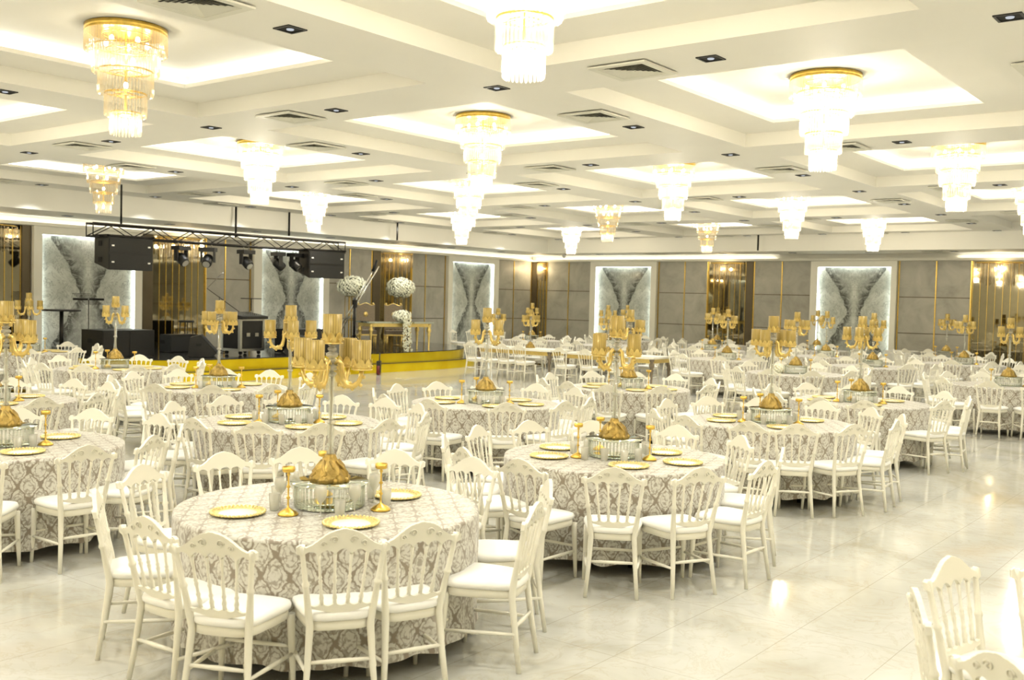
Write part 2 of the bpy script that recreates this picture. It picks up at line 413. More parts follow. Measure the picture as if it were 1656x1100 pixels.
marble_bay('L', 18.58, 21.45, 18.86, 21.22, 'bookmatched grey marble panel behind the flight case on stage')
marble_bay('L', 27.03, 29.88, 27.26, 29.60, 'bookmatched grey marble panel between the stage and the room corner')
marble_bay('B', -21.27, -18.43, -21.03, -18.65, 'bookmatched grey marble panel on back wall nearest the corner')
marble_bay('B', -12.70, -9.96, -12.47, -10.13, 'bookmatched grey marble panel on back wall at the right')
# mirror niches: dark mirror, thin gold tubes, half-round crystal chandelier at the top
def crystal_curtain(mb, r, z0, z1, n, a0=0, a1=2 * pi, rr=.009, c=(0, 0)):
    for k in range(n):
        a = a0 + (a1 - a0) * k / (n if a1 - a0 > 6.2 else n - 1)
        x, y = c[0] + r * cos(a), c[1] + r * sin(a); w = rr
        vs = []
        for z in (z0 + .012, z1):
            for q in range(4):
                g = a + q * pi / 2; vs.append((x + w * cos(g), y + w * sin(g), z))
        vs.append((x, y, z0))
        mb.add(vs, [(0, 1, 5, 4), (1, 2, 6, 5), (2, 3, 7, 6), (3, 0, 4, 7), (1, 0, 8), (2, 1, 8), (3, 2, 8), (0, 3, 8)])
def mirror_bay(side, s0, s1, label, half=True, lit=8):
    c = (s0 + s1) / 2; w = (s1 - s0) / 2
    root = empty('wall_mirror', (XL, c, 0) if side == 'L' else (c, YB, 0), -pi / 2 if side == 'L' else pi)
    # local frame: x along the wall, y out of it
    tag(root, label, 'mirror', 'tall mirror niches')
    o = MB().bx(-w, w, .0, .03, 0, WT).build('mirror_glass', M['mirror'], root)
    mb = MB(); n = max(3, int(2 * w / .19))
    for k in range(n + 1):
        x = -w + .02 + (2 * w - .04) * k / n; mb.bx(x - .0035, x + .0035, .04, .05, .05, WT - .02)
    mb.build('gold_tubes', M['gold'], root)
    if half:
        r = w * .86
        hc = empty('wall_chandelier', tuple(root.location), root.rotation_euler[2])
        tag(hc, 'half-round crystal ' + label.replace('tall tinted mirror', 'wall chandelier over the mirror'), 'wall light', 'half-round crystal wall chandeliers')
        mb = MB(); mb.tube([(r * cos(a), .09 + r * .55 * sin(a), WT - .06) for a in [pi * k / 16 for k in range(17)]], .015, 6)
        mb.build('frame', M['gold'], hc)
        mb = MB()
        for q, (rq, z0) in enumerate(((1, 3.0), (.8, 2.86), (.6, 2.78))):
            for k in range(22):
                a = pi * k / 21; x, y = r * rq * cos(a), .10 + r * rq * .55 * sin(a)
                mb.tube([(x, y, z0 + .03 * (k % 2)), (x, y, WT - .07)], .011, 4, sm=False)
        tag(mb.build('crystal_fringe', M['rod'], hc), kind='stuff')
        bl = bpy.data.lights.new('wall_lamp', 'POINT'); bl.energy = lit; bl.color = (1, .8, .5); bl.shadow_soft_size = .05
        lo = bpy.data.objects.new('wall_lamp', bl); COL.objects.link(lo); lo.parent = hc; lo.location = (0, .3, 3.25)
    return root
mirror_bay('L', 9.6, 11.9, 'tall tinted mirror at the left edge beside white frame')
mirror_bay('L', 15.38, 17.02, 'tall tinted mirror behind the stage lights')
mirror_bay('L', 23.8, 25.28, 'tall tinted mirror behind the two throne chairs')
mirror_bay('B', -23.86, -23.4, 'tall tinted mirror in the far corner', lit=14)
mirror_bay('B', -16.44, -15.02, 'tall tinted mirror on back wall between grey panels')
mirror_bay('B', -7.81, -6.32, 'tall tinted mirror at right end of back wall')

# ------------------------------------------------------------------ ceiling fittings
def ordn(k, n, a='left', b='right'):
    W_ = ['', 'second', 'third', 'fourth', 'fifth', 'sixth', 'seventh', 'eighth', 'ninth', 'tenth', 'eleventh', 'twelfth', 'thirteenth', 'fourteenth', 'fifteenth', 'sixteenth', 'seventeenth', 'eighteenth', 'nineteenth', 'twentieth']
    if n == 1: return 'only one'
    if k == 0: return a + 'most'
    if k == n - 1: return b + 'most'
    if k <= (n - 1) / 2: return W_[k] + ' from ' + a
    return W_[n - 1 - k] + ' from ' + b
def px(p):
    q = Vector(p) - Vector((0, 0, CAMZ)); z = q.dot(Fw)
    return (828 + 1642.2 * q.dot(Rc) / z, 550 - 1642.2 * q.dot(Uc) / z, z) if z > .1 else (-9e9, 0, z)
def inview(p, m=60):
    x, y, z = px(p); return z > .3 and -m < x < 1656 + m and -m < y < 1100 + m
ROWN = {-3: 'nearest', -2: 'nearest', -1: 'first', 0: 'second', 1: 'third', 2: 'fourth', 3: 'fifth', 4: 'last'}
def ordrow(v):   # a name for a cross row of fittings, from the camera side
    return v
# downlights sit on every half-lattice point that is not a coffer centre
dl = empty('downlight')
mb = MB()
for sx, sy, w, h in ((0, 1, .2, .02), (0, -1, .2, .02), (1, 0, .02, .16), (-1, 0, .02, .16)): mb.box((sx * .09, sy * .09, -.004), (w, h, .012))
mb.build('frame', M['black'], dl)
MB().bx(-.08, .08, -.08, .08, -.003, 0).build('recess', M['dark'], dl)
MB().lathe([(.028, -.012), (.032, -.004)], 14).build('lens', M['dl'], dl)
sl = bpy.data.lights.new('downlight_beam', 'SPOT'); sl.energy = SPOT; sl.spot_size = radians(115); sl.spot_blend = .9; sl.color = (.98, .98, .95); sl.shadow_soft_size = .05
lo = bpy.data.objects.new('downlight_beam', sl); COL.objects.link(lo); lo.parent = dl; lo.location = (0, 0, -.03)
KD = Kind(dl)
d2 = dup(KD.t)
for c_ in list(d2.children):
    if c_.type == 'LIGHT': bpy.data.objects.remove(c_)
KD2 = Kind(d2)
pts = []
for a in range(-3, 8):
    for b in range(-4, 6):
        if a % 2 == 0 and b % 2 == 0: continue
        x, y = OX - b * PX / 2, OY + a * PY / 2
        if x > XR - .3: continue
        pts.append((x, y, ZB, a, b))
for k in range(9): pts.append((XF - 1.1, 7.0 + k * 2.73, ZS, 'L', k))
for k in range(9): pts.append((XF + 1.6 + 2.45 * k, YFA + 1.0, ZS, 'B', k))
rows = {}
for p in pts:
    if inview(p[:3], 30): rows.setdefault(p[3], []).append(p)
    elif not isinstance(p[3], str) and p[0] > -24:
        l2 = bpy.data.objects.new('downlight_beam', sl); COL.objects.link(l2); l2.location = (p[0], p[1], p[2] - .03)
ORDS = ['first', 'second', 'third', 'fourth', 'fifth', 'sixth', 'seventh', 'eighth', 'ninth', 'tenth', 'eleventh', 'twelfth']
rk = sorted(r for r in rows if not isinstance(r, str))
for r, ps in rows.items():
    ps.sort(key=lambda p: px(p[:3])[0])
    where = {'L': 'soffit above the stage wall', 'B': 'soffit along the back wall'}.get(r) or ('%s beam row from the camera' % ORDS[rk.index(r)])
    for k, p in enumerate(ps):
        (KD2 if isinstance(r, str) or r == 7 else KD).put(p[:3], 0, 'square black downlight, %s, %s' % (where, ordn(k, len(ps))), 'downlight', 'square recessed downlights')
# square air diffusers beside the mid-edge downlights
vt = empty('air_vent')
mb = MB()
for s_, w in ((.62, .07), (.5, 0)):
    pass
mb.box((0, .275, -.008), (.62, .07, .016)); mb.box((0, -.275, -.008), (.62, .07, .016)); mb.box((.275, 0, -.008), (.07, .48, .016)); mb.box((-.275, 0, -.008), (.07, .48, .016))
mb.build('frame', M['vent'], vt)
mb = MB()
for k in range(6):
    a = .24 - k * .038
    for q in range(4):
        ca, sa = cos(q * pi / 2), sin(q * pi / 2); V = []
        for (x, y, z) in ((-a, a, -.012), (a, a, -.012), (a - .034, a - .034, .002), (-a + .034, a - .034, .002)): V.append((x * ca - y * sa, x * sa + y * ca, z))
        mb.add(V, [(0, 1, 2, 3)])
mb.bx(-.02, .02, -.02, .02, -.012, -.008); mb.build('louvre', M['vent'], vt)
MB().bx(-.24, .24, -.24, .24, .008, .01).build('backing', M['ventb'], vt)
KV = Kind(vt); vp = []
for a in range(-3, 8):
    for b in range(-4, 6):
        if (a % 2) == (b % 2): continue
        x, y = OX - b * PX / 2, OY + a * PY / 2
        if a % 2: x -= .165 * PX * (-1 if True else 1) * -1 * -1 if False else 0
        if a % 2: x = OX - (b / 2 + .165) * PX
        else: y = OY + (a / 2 - .165) * PY
        if x < XR - .5: vp.append((x, y, ZB, a))
vp.append((-8.6, YFA + .95, ZS, 'B')); vp.append((-18.0, YFA + .95, ZS, 'B')); vp.append((XF - 1.1, 24.9, ZS, 'L'))
rows = {}
for p in vp:
    if inview(p[:3], 60): rows.setdefault(p[3], []).append(p)
rk = sorted(r for r in rows if not isinstance(r, str))
for r, ps in rows.items():
    ps.sort(key=lambda p: px(p[:3])[0])
    where = {'L': 'soffit above the stage wall', 'B': 'soffit along the back wall'}.get(r) or ('%s vent row from the camera' % ORDS[rk.index(r)])
    for k, p in enumerate(ps):
        KV.put((p[0], p[1], p[2] - .012), 0, 'square louvred air vent, %s, %s' % (where, ordn(k, len(ps))), 'air vent', 'ceiling air vents')

# ------------------------------------------------------------------ chandeliers
ch = empty('chandelier')
MB().lathe([(.36, -.0), (.385, -.006), (.385, -.06), (.37, -.065)], 40).build('canopy', M['gold'], ch)
tiers = [(.375, -.06, -.26), (.305, -.20, -.46), (.25, -.42, -.66), (.19, -.64, -.87), (.138, -.83, -1.05)]
for q, (r, zt, zb) in enumerate(tiers):
    rt = empty('tier'); rt.parent = ch
    mb = MB(); mb.tube([(r * cos(2 * pi * k / 32), r * sin(2 * pi * k / 32), zt) for k in range(32)], .009, 6, closed=True)
    mb.tube([(r * .6 * cos(2 * pi * k / 24), r * .6 * sin(2 * pi * k / 24), zt - .02) for k in range(24)], .006, 5, closed=True)
    for a in (0, pi / 2, pi, 3 * pi / 2): mb.tube([(0, 0, zt), (r * cos(a), r * sin(a), zt)], .004, 4)
    mb.build('ring', M['gold'], rt)
    mb = MB(); crystal_curtain(mb, r, zb, zt, int(2 * pi * r / .032), rr=.012)
    tag(mb.build('crystal_fringe', M['rod'], rt), kind='stuff')
mb = MB(); mb.tube([(0, 0, -.06), (0, 0, -.9)], .012, 6); mb.build('stem', M['gold'], ch)
for z, rr in ((-.15, .2), (-.34, .12), (-.56, .0), (-.92, .0)):
    mb = MB(); n = 5 if rr > .15 else (3 if rr else 1)
    for k in range(n):
        a = 2 * pi * k / n; mb.ball((rr * cos(a), rr * sin(a), z), .022, 8, 6, sz=1.5)
    mb.build('bulb', M['bulb'], ch)
KC = Kind(ch)
CH = {(-1, 0): 'at upper left, nearest of its row', (-1, -1): 'top centre cut by the picture edge', (0, -1): 'large and bright at upper right', (0, 0): 'in the centre coffer left of the middle', (0, 1): 'bright one above the stage truss left part',
      (0, 2): 'small dim one at far left', (1, 0): 'right of centre, third in its line', (1, -1): 'large one at right under a louvred vent', (2, 0): 'before the black ceiling rod at right', (1, 1): 'behind the centre one, tall and bright',
      (1, 2): 'bright one above right end of truss', (2, 1): 'small one right of the middle', (2, 2): 'small one behind the centre pair', (3, 0): 'small far one above right marble panel', (3, 1): 'small far one above back mirror', (3, 2): 'small far one before the corner', (2, -1): 'at right edge of picture',
      (-2, 0): 'added unseen just ahead of the camera, above the frame', (-2, 1): 'added unseen left of the camera, above the frame', (-2, -1): 'added unseen right of the camera, above the frame', (-3, 0): 'added unseen behind the camera, centre', (-3, -1): 'added unseen behind the camera, right', (-1, 1): 'added unseen outside the left picture edge', (-3, 1): 'added unseen behind the camera, left', (0, -2): 'added unseen outside the right picture edge', (-1, -2): 'added unseen near the right wall outside the picture'}  # unseen chandeliers, added on the same grid to brighten the near chair backs
DIM = {(-2, 0): 2, (-2, 1): 2, (-2, -1): 2, (-3, 0): 2, (-3, 1): 2, (-3, -1): 2, (-1, -2): 2, (-1, 1): 1.5, (-1, 0): .35, (0, 2): .12, (2, 1): .3, (3, 1): .4, (0, 0): .7, (0, -1): 1.3, (-1, -1): 1.4, (0, 1): 1.5, (1, 2): 1.5, (2, 2): 1.4, (3, 2): 1.4, (3, 0): 1.4, (2, 0): 1.2}  # lamp strength factors; most of the added unseen chandeliers are boosted
LP = {}
for (i, j), d in CH.items():
    x, y = coffer_xy(i, j)
    KC.put((x, y, ZC), 0, 'five-tier crystal chandelier ' + d, 'chandelier', 'tiered crystal chandeliers')
    e = DIM.get((i, j), 1)
    if e not in LP:
        l = bpy.data.lights.new('chandelier_lamp', 'POINT'); l.energy = CHAND * e; l.color = (1, .95, .85); l.shadow_soft_size = .06; LP[e] = l
    for z in ((-.22, -.52, -.92) if e > .5 else (-.25, -.92)):
        lo = bpy.data.objects.new('chandelier_lamp', LP[e]); COL.objects.link(lo); lo.location = (x, y, ZC + z)

# black drop rods and the small dome camera
for (x, y, z0, z1, lab) in ((-21.8, 16.3, 3.45, 4.24, 'black ceiling rod above left of the truss'), (-21.75, 18.0, 3.6, 4.24, 'black ceiling rod above right part of truss'),
                            (-21.6, 22.0, 3.72, 4.24, 'black ceiling rod hanging free near the flower stands'), (-13.6, 29.9, 3.75, 4.24, 'black ceiling rod at right over the back tables')):
    o = MB().tube([(0, 0, z0 - z1), (0, 0, 0)], .028, 8).build('ceiling_rod', M['blackm']); o.location = (x, y, z1); tag(o, lab, 'rod')
o = MB().lathe([(.07, 0), (.07, -.05), (.045, -.09), (.0001, -.13)], 14).build('dome_camera', M['white']); o.location = (-22.0, 31.3, 3.74); tag(o, 'small white dome camera under the soffit near the corner', 'camera')

# ------------------------------------------------------------------ chairs
def py_(z): return -.185 - .195 * (z - .43)
def px_(z): return .150 + .125 * (z - .43)
def crest_top(x):
    u = abs(x) / .226
    v = min(1, u / .84)
    return .829 + .085 * (.5 * (1 + cos(pi * v ** 1.28))) + .015 * math.exp(-((u - .92) / .07) ** 2) + .005 * math.exp(-(x / .016) ** 2) + .002 * abs(sin(9 * pi * u)) * (u < .8)
SPX = (-.118, -.04, .04, .118)
def crest_bot(x):
    e = [-.2, -.12, -.04, .04, .12, .2]
    for a, b in zip(e, e[1:]):
        if a <= x <= b: return .772 + .034 * abs(sin(pi * (x - a) / (b - a))) ** .6 + .012 * (1 - abs(x) / .2)
    return .79 + .4 * (abs(x) - .2)
def rail_top(x):
    e = [-.161, -.096, -.033, .033, .096, .161]
    for a, b in zip(e, e[1:]):
        if a <= x <= b: return .545 - .022 * abs(sin(pi * (x - a) / (b - a))) ** .6
    return .54
def rail_bot(x): return .472 + .045 * (abs(x) / .17) ** .9
def scroll(mb, cx, cz, sgn, r0=.022):
    P = []
    for k in range(14):
        a = k * .62; r = r0 * (1 - k / 17); z = cz + r * sin(a); P.append((cx + sgn * r * cos(a), py_(z) - .014, z))
    mb.tube(P, .0035, 4)
def chair_meshes():
    """each part as a builder: name, MB, material key"""
    out = []
    xs = [-.226 + .452 * k / 64 for k in range(65)]
    mb = MB().slab(xs, crest_top, crest_bot, py_, .022)
    for s_ in (-1, 1): scroll(mb, s_ * .045, .865, s_); scroll(mb, s_ * .1, .845, -s_, .016)
    out.append(('crest_rail', mb, 'chair'))
    xs = [-.160 + .320 * k / 40 for k in range(41)]
    out.append(('back_rail', MB().slab(xs, rail_top, rail_bot, py_, .018), 'chair'))
    for x in SPX:
        xb = x * .80; zb, zt = .53, .79; P = []; Rr = []
        for f, r in ((0, .011), (.08, .010), (.12, .013), (.2, .008), (.26, .012), (.30, .008), (.40, .0075), (.47, .012), (.50, .0075), (.54, .011), (.58, .007), (.8, .007), (1, .011)):
            z = zb + (zt - zb) * f; P.append((xb + (x - xb) * f, py_(z), z)); Rr.append(r)
        out.append(('spindle', MB().tube(P, Rr, 7), 'chair'))
    for s_ in (-1, 1):
        P = [(s_ * .178, -.245, 0), (s_ * .160, -.212, .22), (s_ * .149, -.186, .42), (s_ * px_(.5), py_(.5), .5), (s_ * px_(.62), py_(.62), .62), (s_ * px_(.63), py_(.63), .63), (s_ * px_(.64), py_(.64), .64), (s_ * px_(.65), py_(.65), .65), (s_ * px_(.8), py_(.8), .80), (s_ * px_(.84), py_(.84), .84)]
        out.append(('rear_leg', MB().tube(P, [.0135, .017, .020, .019, .015, .020, .020, .0145, .013, .017], 8), 'chair'))
        P = [(s_ * .205, .205, 0), (s_ * .200, .200, .15), (s_ * .193, .190, .36), (s_ * .193, .19, .41)]
        out.append(('front_leg', MB().tube(P, [.0125, .016, .021, .021], 8), 'chair'))
        out.append(('stretcher', MB().tube([(s_ * .201, .20, .20), (s_ * .19, 0, .205), (s_ * .172, -.215, .21)], [.009, .012, .009], 7), 'chair'))
    out.append(('stretcher', MB().tube([(-.2, .2, .235), (0, .2, .235), (.2, .2, .235)], [.009, .012, .009], 7), 'chair'))
    out.append(('stretcher', MB().tube([(-.16, -.21, .245), (0, -.21, .245), (.16, -.21, .245)], [.009, .013, .009], 7), 'chair'))
    def outline(k, n, gx=1, gy=1):
        a = 2 * pi * k / n; ca, sa = cos(a), sin(a); e = .45
        x = abs(ca) ** e * (1 if ca > 0 else -1); y = abs(sa) ** e * (1 if sa > 0 else -1)
        wd = .188 + .030 * y
        return x * wd * gx, y * .205 * gy
    n = 28
    def stack(levels):
        mb = MB(); vs = []
        for g, z in levels:
            for k in range(n): x, y = outline(k, n, g, g); vs.append((x, y, z))
        fs = [(q * n + k, q * n + (k + 1) % n, (q + 1) * n + (k + 1) % n, (q + 1) * n + k) for q in range(len(levels) - 1) for k in range(n)]
        b = mb.add(vs, fs, 0, True); mb.f.append([b + (len(levels) - 1) * n + k for k in range(n)]); mb.mi.append(0); mb.sm.append(True)
        mb.f.append([b + k for k in range(n)][::-1]); mb.mi.append(0); mb.sm.append(False); return mb
    out.append(('seat_frame', stack([(.97, .395), (1, .40), (1, .438), (.98, .443)]), 'chair'))
    out.append(('cushion', stack([(1.0, .443), (1.05, .450), (1.06, .465), (1.03, .482), (.9, .492), (.6, .497), (.2, .499)]), 'cush'))
    return out
cm = chair_meshes()
root = empty('banquet_chair')
for n_, mb, mk in cm: mb.build(n_, M[mk], root)
KCH = Kind(root)
mb = MB()
for n_, b_, mk in cm:
    if n_ == 'cushion': mb.add(b_.v, b_.f, 1, True)
    elif n_ != 'x': mb.add(b_.v, b_.f, 0, n_ not in ('crest_rail', 'back_rail'))
far = mb.build('banquet_chair', [M['chair'], M['cush']])
KFAR = Kind(far)
def put_chair(x, y, face, label, group, farr=False):
    """face: direction (angle) the sitter looks"""
    k = KFAR if farr else KCH
    return k.put((x, y, 0), face - pi / 2, label, 'chair', group)

# ------------------------------------------------------------------ tableware
def shade_mb(c, r, h):
    mb = MB(); n = 28
    mb.lathe([(r, 0), (r, h), (r - .004, h), (r - .004, .004)], n, c, 0, True, cap=False); return mb
def shade_build(c, r, h, parent, name='shade'):
    mb = shade_mb(c, r, h)
    def uvf(co, i): a = atan2(co.y - c[1], co.x - c[0]); return (a / (2 * pi) % 1, co.z - c[2])
    return mb.build(name, M['amber'], parent, uvf)
def crown(c, r, h, mi=0):
    mb = MB(); n = 32
    vs = []
    for k in range(n):
        a = 2 * pi * k / n; w = abs(sin(a * 4))
        for rr, z in ((r * .80, 0), (r * .98, h * .25), (r * 1.04, h * (.55 + .45 * w))): vs.append((c[0] + rr * cos(a), c[1] + rr * sin(a), c[2] + z))
    mb.add(vs, [(3 * k + q, 3 * ((k + 1) % n) + q, 3 * ((k + 1) % n) + q + 1, 3 * k + q + 1) for k in range(n) for q in (0, 1)], 0, True)
    mb.lathe([(.0001, 0), (r * .8, 0)], n, c, cap=False)
    for k in range(8):
        a = 2 * pi * (k + .5) / 8; mb.ball((c[0] + r * 1.04 * cos(a), c[1] + r * 1.04 * sin(a), c[2] + h * .35), .006, 6, 4)
    mb.tube([(c[0] + r * cos(2 * pi * k / 24), c[1] + r * sin(2 * pi * k / 24), c[2] + .006) for k in range(24)], .004, 5, closed=True)
    return mb
def make_candelabra():
    root = empty('candelabra')
    wob = lambda a, z: 1 + .07 * sin(8 * a) * (1 if z < .13 else 0) + .04 * sin(5 * a + 30 * z)
    mb = MB().lathe([(.112, 0), (.122, .010), (.116, .030), (.102, .05), (.094, .075), (.078, .100), (.056, .120), (.040, .138), (.036, .15), (.030, .165)], 40, wob=wob)
    for k in range(8):
        a = 2 * pi * k / 8; mb.ball((.112 * cos(a), .112 * sin(a), .016), .018, 8, 5); mb.tube([(.112 * cos(a), .112 * sin(a), .02), (.10 * cos(a + .25), .10 * sin(a + .25), .055), (.082 * cos(a), .082 * sin(a), .09), (.05 * cos(a - .3), .05 * sin(a - .3), .13)], [.010, .013, .011, .007], 6)
    mb.build('base', M['goldold'], root)
    MB().lathe([(.025, .16), (.020, .30), (.020, .66)], 8).build('glass_stem', M['glass'], root)
    MB().lathe([(.005, .16), (.005, .83)], 8).build('gold_rod', M['goldold'], root)
    mb = MB().lathe([(.02, .16), (.026, .175), (.012, .19), (.012, .83)], 10)
    for z, r in ((.36, .030), (.65, .030), (.69, .042), (.73, .030), (.765, .040), (.80, .030), (.825, .026)): mb.ball((0, 0, z), r, 10, 6, sz=.55)
    mb.build('crystal_knobs', M['cglass'], root)
    crown((0, 0, .83), .062, .075).build('crown_cup', M['goldp'], root); shade_build((0, 0, .845), .056, .165, root)
    for q in range(4):
        a = pi / 4 + q * pi / 2 + .0; d = Vector((cos(a), sin(a), 0)); P = []; am = empty('arm'); am.parent = root
        for rr, z in ((.02, .71), (.045, .73), (.065, .71), (.068, .665), (.08, .615), (.11, .585), (.15, .583), (.18, .605), (.195, .64), (.2, .685)): P.append((d.x * rr, d.y * rr, z))
        mb = MB().tube(P, [.012, .015, .015, .017, .019, .020, .019, .017, .014, .013], 7)
        for rr, z in ((.035, .69), (.09, .575), (.14, .566), (.195, .59), (.215, .64), (.125, .60)): mb.ball((d.x * rr, d.y * rr, z), .012, 6, 4)
        mb.build('branch', M['goldp'], am)
        c = (d.x * .2, d.y * .2, .68); crown(c, .060, .072).build('crown_cup', M['goldp'], am); shade_build((c[0], c[1], .695), .054, .165, am)
    return root
KCA = Kind(make_candelabra())
# mirrored drum stand
root = empty('mirror_stand')
MB().lathe([(.225, .140), (.235, .143), (.235, .150), (.0001, .150)], 40, cap=False).build('mirror_top', M['silver'], root)
MB().lathe([(.20, .0), (.21, .006), (.0001, .006)], 36).build('mirror_base', M['silver'], root)
mb = MB()
for k in range(44):
    a = 2 * pi * k / 44; mb.tube([(.205 * cos(a), .205 * sin(a), .006), (.205 * cos(a), .205 * sin(a), .14)], .008, 6)
tag(mb.build('glass_rods', M['glass'], root), kind=None)
KST = Kind(root)
o = MB().lathe([(.058, 0), (.060, .008), (.045, .022), (.014, .040), (.006, .045), (.005, .09), (.013, .10), (.005, .11), (.005, .155), (.013, .165), (.005, .175), (.005, .225), (.011, .235), (.006, .245), (.03, .25), (.036, .255), (.037, .28), (.033, .28), (.030, .262), (.0001, .26)], 18).build('candlestick', M['gold'])
KCS = Kind(o)
root = empty('charger_plate')
mb = MB().lathe([(.105, .006), (.12, .009), (.155, .016), (.158, .012), (.12, .0), (.105, .0)], 40, cap=False)
for k in range(40):
    a = 2 * pi * k / 40; mb.ball((.152 * cos(a), .152 * sin(a), .015), .009, 6, 4); mb.ball((.13 * cos(a + .08), .13 * sin(a + .08), .012), .006, 5, 3)
mb.build('beaded_rim', M['goldl'], root)
MB().lathe([(.0001, .0), (.108, .0), (.108, .007), (.0001, .006)], 32, cap=False).build('plate_center', M['cush'], root)
KCP = Kind(root)
o = MB().lathe([(.024, 0), (.027, .004), (.033, .10), (.0315, .10), (.0255, .008), (.0001, .008)], 14).build('glass_tumbler', M['cglass']); KTU = Kind(o)
o = MB().lathe([(.032, 0), (.031, .003), (.006, .010), (.004, .02), (.004, .065), (.012, .075), (.034, .11), (.037, .14), (.032, .175), (.031, .175), (.035, .14), (.030, .11), (.0001, .08)], 14, cap=False).build('goblet', M['cglass']); KGO = Kind(o)
# gold flower garland bowl seen on the wider right table, pink flower ball on another
def blob_ball(name, r, n, mats, sz=1, rad=.02, seed=1):
    rnd = random.Random(seed); mb = MB(); mb.ball((0, 0, 0), r * .9, 16, 10, 0, sz)
    for k in range(n):
        z = 1 - 2 * (k + .5) / n; a = k * 2.39996; q = sqrt(1 - z * z); rr = r * rnd.uniform(.92, 1.08)
        c = (rr * q * cos(a), rr * q * sin(a), rr * z * sz); s_ = rad * rnd.uniform(.8, 1.2)
        d = Vector(c).normalized(); e = d.orthogonal().normalized(); f = d.cross(e); V = [Vector(c) + d * s_ * .5]
        for p in range(5):
            g = 2 * pi * p / 5 + rnd.random(); V.append(Vector(c) + (e * cos(g) + f * sin(g)) * s_)
        mb.add(V, [(0, 1 + p, 1 + (p + 1) % 5) for p in range(5)], 1)
    return mb

# ------------------------------------------------------------------ tables
def make_cloth(r=.905, h=.77, folds=26, seed=3):
    rnd = random.Random(seed); n = 156; mb = MB(); V = []; F_ = []; UVs = []
    rings = [(.001, h), (.3, h), (.6, h), (.85, h), (r - .015, h), (r - .003, h - .004), (r, h - .018), (r + .002, h - .08), (r, h - .2), (r - .004, h - .35), (r - .006, h - .5), (r - .004, h - .62), (r + .004, .10)]
    ph = [rnd.uniform(0, 6.28) for _ in range(4)]
    for q, (rr, z) in enumerate(rings):
        t_ = max(0, (h - z) / h)
        for k in range(n):
            a = 2 * pi * k / n
            w = (sin(folds * a + ph[0]) * .5 + sin((folds - 7) * a + ph[1]) * .35 + sin(11 * a + ph[2]) * .25) * .034 * t_ ** 1.1 if q > 6 else 0
            V.append(((rr + w) * cos(a), (rr + w) * sin(a), z + (.012 * sin(13 * a + ph[3]) if q == len(rings) - 1 else 0)))
    for q in range(len(rings) - 1):
        for k in range(n):
            j = (k + 1) % n; F_.append((q * n + k, (q + 1) * n + k, (q + 1) * n + j, q * n + j))
    mb.add(V, F_, 0, True)
    me = mb.build('tablecloth', M['damask'])
    ul = me.data.uv_layers.new(name='UVMap')
    for p in me.data.polygons:
        qs = [v // n for v in p.vertices]; top = max(qs) <= 6
        ks = [v % n for v in p.vertices]; wrap = max(ks) - min(ks) > 2
        for li, v, kk in zip(p.loop_indices, p.vertices, ks):
            co = me.data.vertices[v].co
            if top: ul.data[li].uv = (co.x, co.y)
            else: ul.data[li].uv = ((kk + (n if wrap and kk < 2 else 0)) / n * 36 * .16, (h - co.z) + 3)
    return me
cloths = [Kind(make_cloth(seed=s)) for s in (3, 8, 15)]
root = empty('round_table')
MB().lathe([(.0001, .735), (.88, .735), (.88, .762), (.0001, .762)], 48, cap=False).build('tabletop', M['wallw'], root)
for k in range(4):
    a = pi / 4 + k * pi / 2
    MB().tube([(.60 * cos(a), .60 * sin(a), 0), (.5 * cos(a), .5 * sin(a), .735)], .018, 8).build('leg', M['blackm'], root)
KRT = Kind(root)

